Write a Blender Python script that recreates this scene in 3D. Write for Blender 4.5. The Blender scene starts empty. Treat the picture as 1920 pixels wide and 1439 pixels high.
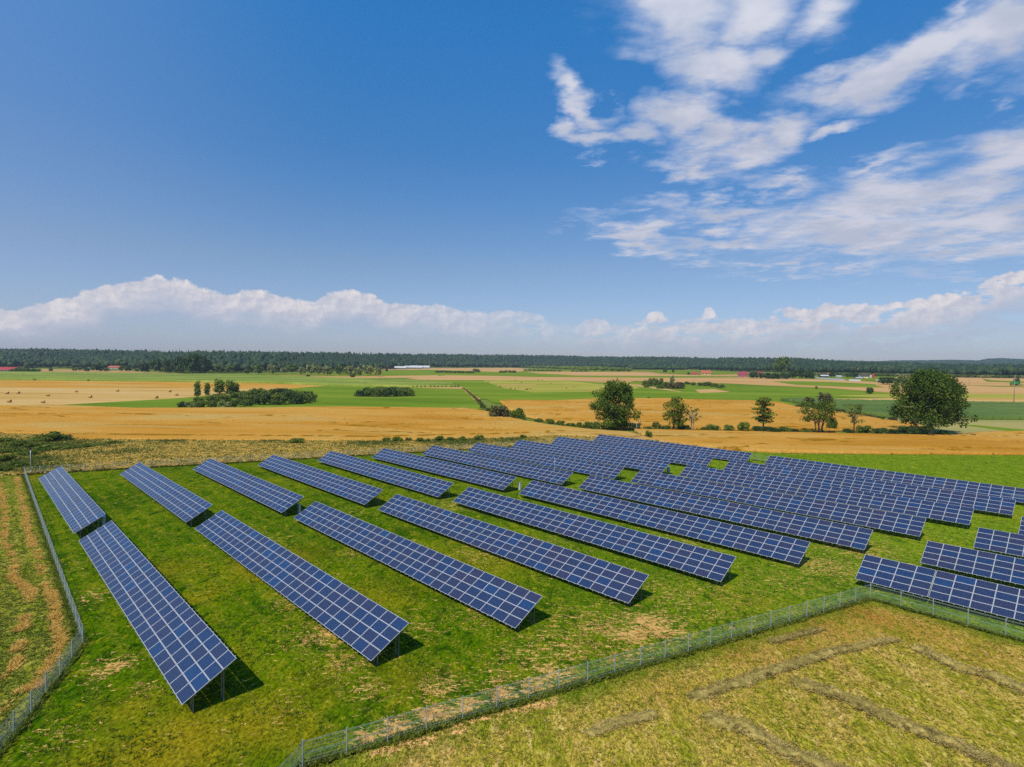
import bpy, bmesh, math, random
import numpy as np
from mathutils import Vector, Matrix

random.seed(7)
RNG = np.random.default_rng(11)
S = bpy.context.scene
COL = S.collection
R = math.radians

# ------------------------------------------------------------------ camera
FPX, PITCH, ROLL, CAMH = 1093.21, 0.0337091, 0.01396264, 24.273
cp, sp, cr, sr = math.cos(PITCH), math.sin(PITCH), math.cos(ROLL), math.sin(ROLL)
FW = Vector((0, cp, -sp)); R0 = Vector((1, 0, 0)); U0 = R0.cross(FW)
RT = cr * R0 + sr * U0; UP = -sr * R0 + cr * U0
cam = bpy.data.cameras.new("camera"); camo = bpy.data.objects.new("camera", cam); COL.objects.link(camo)
cam.sensor_width = 36.0; cam.lens = FPX / 1920 * 36.0; cam.clip_end = 20000; cam.clip_start = 0.5
m = Matrix.Identity(4)
for i in range(3):
    m[i][0], m[i][1], m[i][2] = RT[i], UP[i], -FW[i]
m[2][3] = CAMH
camo.matrix_world = m
S.camera = camo
S.render.engine = 'CYCLES'
S.render.resolution_x, S.render.resolution_y = 1024, 767
S.cycles.samples = 128
S.cycles.use_denoising = False
S.cycles.max_bounces = 6; S.cycles.diffuse_bounces = 2; S.cycles.glossy_bounces = 2
S.cycles.transparent_max_bounces = 8; S.cycles.volume_bounces = 0
S.view_settings.view_transform = 'Standard'; S.view_settings.look = 'None'
S.view_settings.gamma = 1.0; S.view_settings.use_curve_mapping = False
S.view_settings.exposure = 0.0

# ------------------------------------------------------------------ sun and sky
SUN_AZ, SUN_EL = R(57.0), R(53.0)          # heading the light travels to (from +x), elevation of the sun
d = Vector((math.cos(SUN_AZ) * math.cos(SUN_EL), math.sin(SUN_AZ) * math.cos(SUN_EL), -math.sin(SUN_EL)))
sun = bpy.data.lights.new("sun", 'SUN'); sun.energy = 4.5; sun.angle = R(0.5); sun.color = (1.0, 0.93, 0.80)
suno = bpy.data.objects.new("sun", sun); COL.objects.link(suno)
suno.rotation_euler = d.to_track_quat('-Z', 'Y').to_euler()


class NT:
    """small helper for node trees"""
    def __init__(s, tree): s.t = tree; s.n = tree.nodes; s.l = tree.links
    def put(s, sock, v):
        if hasattr(v, 'is_linked'): s.l.new(v, sock)
        elif v is not None:
            if sock.type == 'RGBA' and len(v) == 3: v = (*v, 1)
            sock.default_value = v
    def node(s, typ, props=None, **ins):
        n = s.n.new(typ)
        for k, v in (props or {}).items(): setattr(n, k, v)
        for k, v in ins.items():
            k = int(k[1:]) if k[0] == '_' else k.replace('_', ' ')
            s.put(n.inputs[k], v)
        return n
    def math(s, op, a, b=0.0, c=0.0, clamp=False):
        n = s.n.new('ShaderNodeMath'); n.operation = op; n.use_clamp = clamp
        s.put(n.inputs[0], a); s.put(n.inputs[1], b)
        if len(n.inputs) > 2: s.put(n.inputs[2], c)
        return n.outputs[0]
    def mix(s, f, a, b, mode='MIX'):
        n = s.n.new('ShaderNodeMix'); n.data_type = 'RGBA'; n.blend_type = mode
        s.put(n.inputs[0], f); s.put(n.inputs[6], a); s.put(n.inputs[7], b)
        return n.outputs[2]
    def noise(s, vec, scale, detail=3, rough=0.5, dist=0.0, dims='3D'):
        n = s.node('ShaderNodeTexNoise', {'noise_dimensions': dims}, Vector=vec, Scale=scale, Detail=detail, Roughness=rough, Distortion=dist)
        return n.outputs[0]
    def ramp(s, f, stops, interp='LINEAR'):
        n = s.n.new('ShaderNodeValToRGB'); cr_ = n.color_ramp; cr_.interpolation = interp
        while len(cr_.elements) < len(stops): cr_.elements.new(0.5)
        for e, (p, c) in zip(cr_.elements, stops):
            e.position = p; e.color = (*c, 1) if len(c) == 3 else c
        s.put(n.inputs[0], f)
        return n.outputs[0]
    def step(s, v, lo, hi):
        n = s.n.new('ShaderNodeMapRange'); n.interpolation_type = 'SMOOTHSTEP'
        s.put(n.inputs[0], v); s.put(n.inputs[1], lo); s.put(n.inputs[2], hi)
        return n.outputs[0]
    def map(s, vec, scale=(1, 1, 1), rot=(0, 0, 0), loc=(0, 0, 0), typ='POINT'):
        n = s.n.new('ShaderNodeMapping'); n.vector_type = typ
        s.put(n.inputs[0], vec); n.inputs[1].default_value = loc
        n.inputs[2].default_value = rot; n.inputs[3].default_value = scale
        return n.outputs[0]


def ray(u, v):
    return FW + RT * ((u - 960) / FPX) - UP * ((v - 719.5) / FPX)


def azel(u, v):
    q = ray(u, v).normalized()
    return math.degrees(math.atan2(q.x, q.y)), math.degrees(math.asin(q.z))


world = bpy.data.worlds.new("World"); S.world = world; world.use_nodes = True
W = NT(world.node_tree); W.n.clear()
sky = W.n.new('ShaderNodeTexSky'); sky.sky_type = 'NISHITA'; sky.sun_disc = False
sky.sun_elevation = SUN_EL
sky.sun_rotation = math.pi / 2 - (SUN_AZ + math.pi)
sky.altitude = 100; sky.air_density = 1.0; sky.dust_density = 0.6; sky.ozone_density = 1.6
tc = W.n.new('ShaderNodeTexCoord'); DIR = tc.outputs['Generated']
sep = W.node('ShaderNodeSeparateXYZ', None, Vector=DIR)
X, Y, Z = sep.outputs
az = W.math('MULTIPLY', W.math('ARCTAN2', X, Y), 57.29578)
el = W.math('MULTIPLY', W.math('ARCSINE', Z), 57.29578)
ae = W.node('ShaderNodeCombineXYZ', None, X=az, Y=el).outputs[0]
SKYS = 0.20                                  # the grading ramp below is stored at half value
grade = W.ramp(W.math('DIVIDE', el, 60.0), [(0.0, (0.40, 0.415, 0.55)), (0.04, (0.39, 0.415, 0.55)), (0.157, (0.365, 0.425, 0.515)), (0.317, (0.20, 0.445, 0.645)), (0.5, (0.13, 0.54, 0.83)), (1.0, (0.13, 0.52, 0.80))])
skyc = W.mix(1.0, sky.outputs[0], grade, 'MULTIPLY')
skyc = W.node('ShaderNodeVectorMath', {'operation': 'SCALE'}, _0=skyc, Scale=SKYS).outputs[0]
skyc = W.mix(W.math('MULTIPLY', W.step(az, -14.0, -48.0), 0.16), skyc, (0.42, 0.52, 0.80))     # paler towards the sun's side
# high broken cloud: soft ellipses (azimuth, elevation) broken up by noise in the plane of the cloud layer
zz = W.math('MAXIMUM', W.math('ADD', Z, 0.06), 0.03)
pl = W.node('ShaderNodeCombineXYZ', None, X=W.math('DIVIDE', X, zz), Y=W.math('DIVIDE', Y, zz)).outputs[0]
warp = W.node('ShaderNodeTexNoise', {'noise_dimensions': '2D'}, Vector=pl, Scale=2.6, Detail=5.0, Roughness=0.6).outputs[1]
wv = W.node('ShaderNodeVectorMath', {'operation': 'SUBTRACT'}, _0=warp, _1=(0.5, 0.5, 0.5)).outputs[0]
wv = W.node('ShaderNodeVectorMath', {'operation': 'SCALE'}, _0=wv, Scale=6.5).outputs[0]
aew = W.node('ShaderNodeVectorMath', {'operation': 'ADD'}, _0=ae, _1=wv).outputs[0]
BL = [  # u, v, ru, rv, tilt, amount
    (1260, 30, 105, 75, 0, 1.0), (1330, 115, 100, 65, 20, 1.0), (1400, 20, 80, 70, 0, .8), (1445, 110, 48, 30, 0, .7),
    (1545, 30, 70, 60, 0, .8), (1585, 150, 130, 26, -8, .75), (1720, 110, 190, 46, -10, 1.0), (1880, 55, 130, 80, 0, 1.0),
    (1800, 15, 60, 20, -30, .6), (1860, 150, 60, 22, -10, .5),
    (1050, 158, 22, 38, -15, .8), (1078, 195, 55, 22, 38, .8), (1125, 222, 55, 22, 10, .8), (1078, 246, 34, 20, 25, .8),
    (1135, 262, 65, 22, 8, .9), (1200, 250, 60, 30, -10, .9), (1275, 225, 70, 40, 15, 1.0), (1340, 265, 95, 42, 5, 1.0),
    (1300, 320, 95, 30, 5, .9), (1400, 290, 90, 44, -20, 1.0), (1470, 245, 55, 36, -10, .9), (1250, 340, 30, 18, 0, .8),
    (1560, 236, 55, 18, -14, .75), (1895, 188, 60, 17, -10, .7),
    (1700, 375, 290, 66, -9, 1.0), (1880, 310, 140, 62, -20, 1.0), (1600, 430, 240, 46, 2, .95), (1860, 430, 230, 60, 0, .9),
    (1480, 345, 70, 24, 10, .8), (1640, 305, 80, 18, -10, .6), (1340, 400, 160, 24, 6, .75), (1190, 435, 100, 26, 12, .85),
    (1120, 418, 24, 18, 0, .6), (1330, 460, 140, 28, 4, .85), (1540, 500, 260, 17, 1, .6), (1060, 425, 38, 12, -10, .35),
    (1780, 500, 240, 18, -2, .45), (1990, 430, 120, 70, 0, .8), (2050, 120, 160, 90, 0, .8), (1500, -90, 500, 70, -4, .8),
]
acc = None
for (u, v, ru, rv, tl, am) in BL:
    a0, e0 = azel(u, v)
    a1, e1 = azel(u + ru, v); a2, e2 = azel(u, v - rv)
    ra = max(abs(a1 - a0), 0.4); re_ = max(abs(e2 - e0), 0.3)
    mp = W.map(aew, scale=(ra * 1.55, re_ * 1.55, 1e6), rot=(0, 0, -R(tl)), loc=(a0, e0, 0), typ='TEXTURE')
    g = W.node('ShaderNodeTexGradient', {'gradient_type': 'SPHERICAL'}, Vector=mp).outputs[1]
    g = W.math('MULTIPLY', g, am * 1.7)
    acc = g if acc is None else W.math('MAXIMUM', acc, g)
streak = W.map(pl, scale=(1.0, 1.0, 1.0), rot=(0, 0, R(25)))
n1 = W.noise(streak, 2.8, 5, 0.54, 0.3, '2D')
n2 = W.noise(W.map(pl, scale=(1, 2.2, 1), rot=(0, 0, R(-20))), 9.0, 4, 0.6, 0.0, '2D')
dens = W.math('ADD', acc, W.math('MULTIPLY', W.math('SUBTRACT', n1, 0.48), 1.7))
dens = W.math('ADD', dens, W.math('MULTIPLY', W.math('SUBTRACT', n2, 0.5), 0.55))
dens = W.math('MULTIPLY', dens, W.step(acc, 0.02, 0.25))
# clouds elsewhere in the sky (behind and beside the camera) carry on thinly
far = W.step(W.math('ABSOLUTE', az), 46.0, 75.0)
dens = W.math('ADD', dens, W.math('MULTIPLY', far, W.math('MULTIPLY', W.math('SUBTRACT', n1, 0.52), 3.0)))
alpha = W.math('MULTIPLY', W.step(dens, 0.08, 1.45), 0.90)
shade = W.step(W.noise(W.node('ShaderNodeVectorMath', {'operation': 'ADD'}, _0=pl, _1=(0.06, -0.10, 0)).outputs[0], 3.2, 4, 0.6, 0.0, '2D'), 0.35, 0.68)
lit = W.mix(shade, (0.50, 0.53, 0.64), (0.66, 0.66, 0.74))
lit = W.mix(W.step(el, 18.0, 32.0), lit, W.mix(shade, (0.58, 0.62, 0.74), (0.76, 0.77, 0.84)))
lit = W.mix(W.step(dens, 0.2, 1.3), (0.42, 0.54, 0.80), lit)
c1 = W.mix(alpha, skyc, lit)
# low cumulus bank along the horizon: top line as a curve of azimuth
TOP = [(-700, 600), (-300, 560), (0, 583), (60, 574), (130, 562), (170, 548), (215, 529), (260, 526), (300, 519), (345, 528), (395, 546), (440, 556), (452, 545), (500, 551),
       (540, 562), (590, 568), (600, 560), (650, 548), (690, 552), (715, 566), (760, 571), (810, 574), (850, 580), (900, 588), (960, 584), (1010, 592), (1040, 608), (1085, 612),
       (1105, 598), (1130, 604), (1160, 613), (1200, 606), (1232, 588), (1262, 603), (1310, 600), (1330, 582), (1352, 600), (1400, 602), (1440, 598), (1475, 577), (1500, 582),
       (1530, 580), (1555, 566), (1580, 574), (1620, 576), (1680, 572), (1730, 564), (1780, 553), (1830, 540), (1870, 520), (1920, 512), (2100, 500), (2600, 560)]
fc = W.n.new('ShaderNodeFloatCurve'); cv = fc.mapping.curves[0]
pts = []
for u, v in TOP:
    a, e = azel(u, v); pts.append(((a + 60) / 120, e / 12))
cv.points[0].location = pts[0]; cv.points[1].location = pts[-1]
for p in pts[1:-1]: cv.points.new(*p)
fc.mapping.update()
W.put(fc.inputs[1], W.math('DIVIDE', W.math('ADD', az, 60.0), 120.0))
topc = W.math('MULTIPLY', fc.outputs[0], 12.0)
ae2 = W.map(ae, scale=(1, 1.25, 1))
aw = W.node('ShaderNodeTexNoise', {'noise_dimensions': '2D'}, Vector=ae2, Scale=1.2, Detail=4.0, Roughness=0.6).outputs[1]
aw = W.node('ShaderNodeVectorMath', {'operation': 'SCALE'}, _0=aw, Scale=0.9).outputs[0]
ae3 = W.node('ShaderNodeVectorMath', {'operation': 'ADD'}, _0=ae2, _1=aw).outputs[0]
def billow(vec):
    v = W.node('ShaderNodeTexVoronoi', {'feature': 'F1', 'normalize': True, 'voronoi_dimensions': '2D'}, Vector=vec, Scale=0.50, Detail=4.0, Roughness=0.5)
    return v.outputs['Distance']
b1 = billow(ae3)
b2 = W.noise(W.map(ae, scale=(0.6, 1.6, 1)), 0.5, 4, 0.6, 0.0, '2D')
topn = W.math('ADD', topc, W.math('MULTIPLY', W.math('SUBTRACT', 0.42, b1), 1.35))
under = W.math('SUBTRACT', topn, el)                      # degrees below the cloud top
ba = W.step(under, -0.05, 0.22)
fade = W.step(W.math('ADD', under, W.math('MULTIPLY', b2, 2.4)), 6.4, 2.4)
ba = W.math('MULTIPLY', ba, W.math('ADD', W.math('MULTIPLY', fade, 0.88), 0.05))
ba = W.math('MULTIPLY', ba, W.step(W.math('ADD', el, W.math('MULTIPLY', b2, 1.6)), 1.0, 2.8))
b3 = billow(W.node('ShaderNodeVectorMath', {'operation': 'ADD'}, _0=ae3, _1=(0.30, -0.34, 0)).outputs[0])
bs = W.step(W.math('SUBTRACT', b3, b1), -0.20, 0.26)
bl = W.mix(bs, (0.55, 0.56, 0.65), (0.86, 0.79, 0.78))
bl = W.mix(W.step(W.math('ADD', under, W.math('MULTIPLY', b2, 1.6)), 4.6, 1.4), (0.43, 0.48, 0.61), bl)
bl = W.mix(W.math('MULTIPLY', W.step(az, 4.0, -4.0), 0.0), bl, bl)
COV = [(-300, 1), (300, 1), (700, .95), (850, .75), (940, .6), (1020, .45), (1070, .15), (1115, .85), (1160, .45), (1235, 1), (1290, .75), (1340, .9), (1430, .8), (1500, 1), (1620, .95), (1750, 1), (1900, 1)]
cov = W.ramp(W.math('DIVIDE', W.math('ADD', az, 60.0), 120.0), [((azel(u, 600)[0] + 60) / 120, (c_, c_, c_)) for u, c_ in COV])
brk = W.noise(W.map(ae, scale=(0.35, 0.9, 1)), 1.0, 4, 0.6, 0.0, '2D')
cov = W.math('MULTIPLY', cov, W.math('ADD', W.step(W.math('ADD', brk, W.math('MULTIPLY', W.step(az, 2.0, -8.0), 0.35)), 0.33, 0.47), W.math('MULTIPLY', W.step(az, 2.0, -8.0), 0.0)))
ba = W.math('MULTIPLY', ba, cov)
c2 = W.mix(ba, c1, bl)
bg = W.node('ShaderNodeBackground', None, Color=c2, Strength=1.0)
wo = W.n.new('ShaderNodeOutputWorld'); W.l.new(bg.outputs[0], wo.inputs[0])
world.cycles.sampling_method = 'MANUAL'; world.cycles.sample_map_resolution = 512

# ------------------------------------------------------------------ helpers: noise, terrain, meshes
def _hash(ix, iy, seed):
    h = (ix.astype(np.int64) * 374761393 + iy.astype(np.int64) * 668265263 + seed * 974711) & 0xffffffff
    h = ((h ^ (h >> 13)) * 1274126177) & 0xffffffff
    return ((h ^ (h >> 16)) & 0xffff) / 65535.0


def vnoise(x, y, seed=0):
    x = np.asarray(x, float); y = np.asarray(y, float)
    ix, iy = np.floor(x), np.floor(y); fx, fy = x - ix, y - iy
    fx = fx * fx * (3 - 2 * fx); fy = fy * fy * (3 - 2 * fy)
    a = _hash(ix, iy, seed); b = _hash(ix + 1, iy, seed); c = _hash(ix, iy + 1, seed); d_ = _hash(ix + 1, iy + 1, seed)
    return (a * (1 - fx) + b * fx) * (1 - fy) + (c * (1 - fx) + d_ * fx) * fy


def fbm(x, y, seed=0, oct=4, rough=0.5):
    t, a, s = 0, 1, 0
    for k in range(oct):
        t = t + a * vnoise(x * 2 ** k + 17.3 * k, y * 2 ** k - 9.1 * k, seed + k); s += a; a *= rough
    return t / s


EDGE_PX = [(-250, 688), (0, 692), (80, 691), (240, 694), (330, 700), (450, 699), (600, 697), (720, 694), (800, 690), (960, 689.5), (1060, 690), (1190, 693),
           (1290, 693.5), (1390, 697), (1460, 699), (1540, 701), (1660, 703), (1780, 706), (1920, 708), (2300, 716)]
CREST_PX = [(-250, 650), (0, 656), (100, 656), (200, 658), (350, 660), (500, 661), (640, 663), (800, 665), (960, 666.5), (1100, 669), (1200, 670), (1300, 671),
            (1400, 672.5), (1500, 673), (1560, 678), (1640, 680), (1700, 683), (1800, 685), (1860, 688), (1920, 684), (2300, 690)]


def zbase(x, y):
    x = np.clip(x, -1500, 1500)
    return np.interp(y, [0, 250, 1000, 2000, 9000], [0, 0, 7, 10, 10]) + x * np.interp(y, [200, 1000], [0, .007])


def _cast(u, v, f, tmin=15, tmax=5200):
    q = ray(u, v)
    t = tmin * (tmax / tmin) ** np.linspace(0, 1, 1400)
    g = CAMH + t * q.z - f(t * q.x, t * q.y)
    k = np.argmax(g < 0)
    if g[k] >= 0: return tmax * q.x, tmax * q.y
    a, b = t[max(k - 1, 0)], t[k]
    ga, gb = g[max(k - 1, 0)], g[k]
    tt = a + (b - a) * ga / (ga - gb) if ga != gb else b
    return tt * q.x, tt * q.y


_eh = [_cast(u, v, zbase) for u, v in EDGE_PX]
ET = np.array([a / b for a, b in _eh]); EY = np.array([b for a, b in _eh])
CT = np.array([ray(u, v).x / ray(u, v).y for u, v in CREST_PX])
CE = np.array([ray(u, v).z / ray(u, v).y for u, v in CREST_PX])
HILL = 520.0


def hill(x, y):
    y1 = np.maximum(y, 1.0); t = np.clip(x / y1, -1.3, 1.3)
    ye = np.interp(t, ET, EY)
    yc = ye + HILL
    zc = CAMH + np.interp(t, CT, CE) * yc - 15.0
    zb = zbase(t * yc, yc)
    s = np.clip((y - ye - 40) / (HILL - 40), 0, 1); s = s * s * (3 - 2 * s) * .5 + s * .5
    return s * np.maximum(zc - zb, 0)


def zraw(x, y):
    return zbase(x, y) + hill(x, y)


GS = 100.0; GX0, GX1, GY0, GY1 = -4800, 4800, -700, 4800
gxs = np.arange(GX0, GX1 + 1, GS); gys = np.arange(GY0, GY1 + 1, GS)
GZ = zraw(*np.meshgrid(gxs, gys, indexing='ij'))


def gz(x, y):
    """height of the terrain sheet (triangulated 100 m grid)"""
    x = np.asarray(x, float); y = np.asarray(y, float)
    fx = np.clip((x - GX0) / GS, 0, len(gxs) - 1.001); fy = np.clip((y - GY0) / GS, 0, len(gys) - 1.001)
    i = np.floor(fx).astype(int); j = np.floor(fy).astype(int); fx = fx - i; fy = fy - j
    z00, z10, z01, z11 = GZ[i, j], GZ[i + 1, j], GZ[i, j + 1], GZ[i + 1, j + 1]
    return np.where(fx > fy, z00 + fx * (z10 - z00) + fy * (z11 - z10), z00 + fy * (z01 - z00) + fx * (z11 - z01))


def at(u, v):
    """ground point surveyed from the photograph"""
    x, y = _cast(u, v, gz)
    return float(x), float(y), float(gz(x, y))


def mesh_np(name, V, F, mats=(), smooth=False, attrs=None):
    """V (n,3), F (m,k) constant k or list of arrays"""
    me = bpy.data.meshes.new(name)
    V = np.asarray(V, np.float32)
    Fs = F if isinstance(F, list) else [F]
    Fs = [np.asarray(f, np.int32) for f in Fs if len(f)]
    me.vertices.add(len(V)); me.vertices.foreach_set('co', V.ravel())
    loops = np.concatenate([f.ravel() for f in Fs]); tot = np.concatenate([np.full(len(f), f.shape[1], np.int32) for f in Fs])
    me.loops.add(len(loops)); me.loops.foreach_set('vertex_index', loops)
    me.polygons.add(len(tot)); me.polygons.foreach_set('loop_start', np.concatenate([[0], np.cumsum(tot)[:-1]]).astype(np.int32))
    if smooth: me.polygons.foreach_set('use_smooth', np.ones(len(tot), bool))
    for mm in mats: me.materials.append(mm)
    for k, a in (attrs or {}).items():
        at_ = me.attributes.new(k, 'FLOAT', 'POINT'); at_.data.foreach_set('value', np.asarray(a, np.float32))
    me.update(calc_edges=True)
    return me


def obj(name, me, parent=None, loc=None, **props):
    o = bpy.data.objects.new(name, me); COL.objects.link(o)
    if parent: o.parent = parent
    if loc is not None: o.location = loc
    for k, v in props.items():
        if v: o[k] = v
    return o


def thing(name, label, cat, loc=(0, 0, 0), rz=0.0, group=None):
    o = bpy.data.objects.new(name, None); COL.objects.link(o); o.empty_display_size = 0.5
    o.location = loc; o.rotation_euler = (0, 0, rz); o['label'] = label; o['category'] = cat
    if group: o['group'] = group
    return o


class MB:
    """collects boxes, tubes and prisms"""
    def __init__(s): s.v = []; s.f = []; s.m = []
    def box(s, c, h, mat=0, M=None):
        b = len(s.v)
        for dx, dy, dz in ((-1, -1, -1), (1, -1, -1), (1, 1, -1), (-1, 1, -1), (-1, -1, 1), (1, -1, 1), (1, 1, 1), (-1, 1, 1)):
            p = Vector((c[0] + dx * h[0], c[1] + dy * h[1], c[2] + dz * h[2]))
            s.v.append(tuple(M @ p if M else p))
        for f in ((0, 3, 2, 1), (4, 5, 6, 7), (0, 1, 5, 4), (1, 2, 6, 5), (2, 3, 7, 6), (3, 0, 4, 7)):
            s.f.append(tuple(b + i for i in f)); s.m.append(mat)
        return s
    def bar(s, a, b_, w, h=None, mat=0):
        a, b_ = Vector(a), Vector(b_); d_ = (b_ - a); L = d_.length; q = d_.to_track_quat('Z', 'Y').to_matrix().to_4x4()
        return s.box((0, 0, L / 2), (w / 2, (h or w) / 2, L / 2), mat, Matrix.Translation(a) @ q)
    def tube(s, pts, rad, n=8, mat=0, cap=True):
        base = len(s.v); P = [Vector(p) for p in pts]
        for i, p in enumerate(P):
            d_ = (P[min(i + 1, len(P) - 1)] - P[max(i - 1, 0)]).normalized()
            a = d_.orthogonal().normalized(); b = d_.cross(a); r = rad[i] if hasattr(rad, '__len__') else rad
            for k in range(n):
                t = 2 * math.pi * k / n; s.v.append(tuple(p + r * (math.cos(t) * a + math.sin(t) * b)))
        for i in range(len(P) - 1):
            for k in range(n):
                s.f.append((base + i * n + k, base + i * n + (k + 1) % n, base + (i + 1) * n + (k + 1) % n, base + (i + 1) * n + k)); s.m.append(mat)
        if cap:
            s.f.append(tuple(base + k for k in range(n))[::-1]); s.m.append(mat)
            s.f.append(tuple(base + (len(P) - 1) * n + k for k in range(n))); s.m.append(mat)
        return s
    def poly(s, pts, mat=0):
        b = len(s.v); s.v += [tuple(p) for p in pts]; s.f.append(tuple(range(b, b + len(pts)))); s.m.append(mat); return s
    def mesh(s, name, mats, smooth=False, bevel=0):
        me = bpy.data.meshes.new(name); me.from_pydata(s.v, [], s.f)
        for mm in mats: me.materials.append(mm)
        me.polygons.foreach_set('material_index', s.m)
        if smooth: me.polygons.foreach_set('use_smooth', [True] * len(s.f))
        me.update(); return me


# ------------------------------------------------------------------ materials
MATS = {}


def material(name, fn, rough=0.9, spec=0.15, bump=None):
    mt = bpy.data.materials.new(name); mt.use_nodes = True
    T = NT(mt.node_tree); b = T.n['Principled BSDF']
    pos = T.n.new('ShaderNodeNewGeometry').outputs['Position']
    col = fn(T, pos)
    T.put(b.inputs['Base Color'], col)
    b.inputs['Roughness'].default_value = rough
    b.inputs['Specular IOR Level'].default_value = spec
    if bump:
        sc, st, ds = bump
        h = T.noise(T.map(pos, scale=sc), 1.0, 4, 0.6)
        bn = T.node('ShaderNodeBump', None, Strength=st, Distance=ds, Height=h)
        T.l.new(bn.outputs[0], b.inputs['Normal'])
    MATS[name] = mt
    return mt


def plain(name, c, rough=0.6, metal=0.0, var=0.15, scale=6.0):
    def f(T, pos):
        n = T.noise(pos, scale, 4, 0.6)
        return T.mix(n, tuple(v * (1 - var) for v in c), tuple(min(1, v * (1 + var)) for v in c))
    mt = material(name, f, rough, 0.4)
    mt.node_tree.nodes['Principled BSDF'].inputs['Metallic'].default_value = metal
    return mt


def patchy(cols, big, fine, stretch=(1, 1, 1), rot=0.0, finemul=0.35, rows=None):
    """cols: ramp of colours over large noise, multiplied by fine grain"""
    def f(T, pos):
        v = T.map(pos, scale=stretch, rot=(0, 0, rot))
        n = T.noise(v, big, 5, 0.6, 0.3)
        k = len(cols)
        c = T.ramp(n, [(0.3 + 0.4 * i / (k - 1), cc) for i, cc in enumerate(cols)])
        g = T.noise(T.map(pos, scale=(1, 1, 1)), fine, 4, 0.7)
        g = T.math('ADD', T.math('MULTIPLY', g, 2 * finemul), 1 - finemul)
        c = T.mix(1.0, c, T.node('ShaderNodeCombineXYZ', None, X=g, Y=g, Z=g).outputs[0], 'MULTIPLY')
        if rows:
            sp_, ang, amt = rows
            w = T.node('ShaderNodeTexWave', {'wave_type': 'BANDS'}, Vector=T.map(pos, rot=(0, 0, ang)), Scale=0.314 / sp_, Distortion=1.2, Detail=2.0).outputs[1]
            w = T.math('ADD', T.math('MULTIPLY', w, amt), 1 - amt / 2)
            c = T.mix(1.0, c, T.node('ShaderNodeCombineXYZ', None, X=w, Y=w, Z=w).outputs[0], 'MULTIPLY')
        return c
    return f


def attr(T, name):
    n = T.n.new('ShaderNodeAttribute'); n.attribute_name = name; return n.outputs['Fac']


def lawn_col(T, pos):
    big = T.noise(pos, 0.055, 4, 0.55, 0.4)
    c = T.ramp(big, [(0.32, (0.030, 0.078, 0.001)), (0.47, (0.060, 0.118, 0.001)), (0.6, (0.105, 0.150, 0.002)), (0.70, (0.165, 0.140, 0.004))])
    v = T.map(pos, scale=(1.0, 0.55, 1), rot=(0, 0, R(35)))
    mid = T.noise(v, 0.75, 6, 0.72, 0.8)
    c = T.mix(T.step(mid, 0.52, 0.66), c, (0.185, 0.180, 0.006))
    c = T.mix(T.step(mid, 0.49, 0.36), c, (0.014, 0.054, 0.001))
    c = T.mix(T.math('MULTIPLY', attr(T, 'olive'), T.step(mid, 0.15, 0.45)), c, (0.215, 0.165, 0.006))
    rows_ = T.node('ShaderNodeTexWave', {'wave_type': 'BANDS'}, Vector=T.map(pos, rot=(0, 0, R(-43.2))), Scale=0.118, Distortion=1.6, Detail=3.0).outputs[1]
    c = T.mix(T.math('MULTIPLY', T.step(rows_, 0.6, 1.0), 0.22), c, (0.17, 0.165, 0.012))
    c = T.mix(T.math('MULTIPLY', attr(T, 'fresh'), 0.75), c, T.ramp(mid, [(0.35, (0.085, 0.155, 0.006)), (0.55, (0.16, 0.235, 0.010)), (0.7, (0.26, 0.27, 0.020))]))
    f = T.noise(v, 4.2, 5, 0.8)
    g = T.math('ADD', T.math('MULTIPLY', T.step(f, 0.30, 0.70), 1.3), 0.35)
    c = T.mix(1.0, c, T.node('ShaderNodeCombineXYZ', None, X=g, Y=g, Z=g).outputs[0], 'MULTIPLY')
    # lying cut straw: small torn patches where the dry mask is high
    s1 = T.noise(T.map(pos, scale=(0.7, 1.7, 1), rot=(0, 0, R(-20))), 1.7, 6, 0.60, 1.2)
    s2 = T.noise(pos, 6.0, 3, 0.6)
    s = T.math('ADD', T.math('ADD', s1, T.math('MULTIPLY', s2, 0.10)), T.math('MULTIPLY', attr(T, 'dry'), 0.150))
    return T.mix(T.math('MULTIPLY', T.step(s, 0.700, 0.722), 0.95), c, T.mix(T.step(s2, 0.3, 0.7), (0.42, 0.24, 0.07), (0.72, 0.43, 0.14)))


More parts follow.
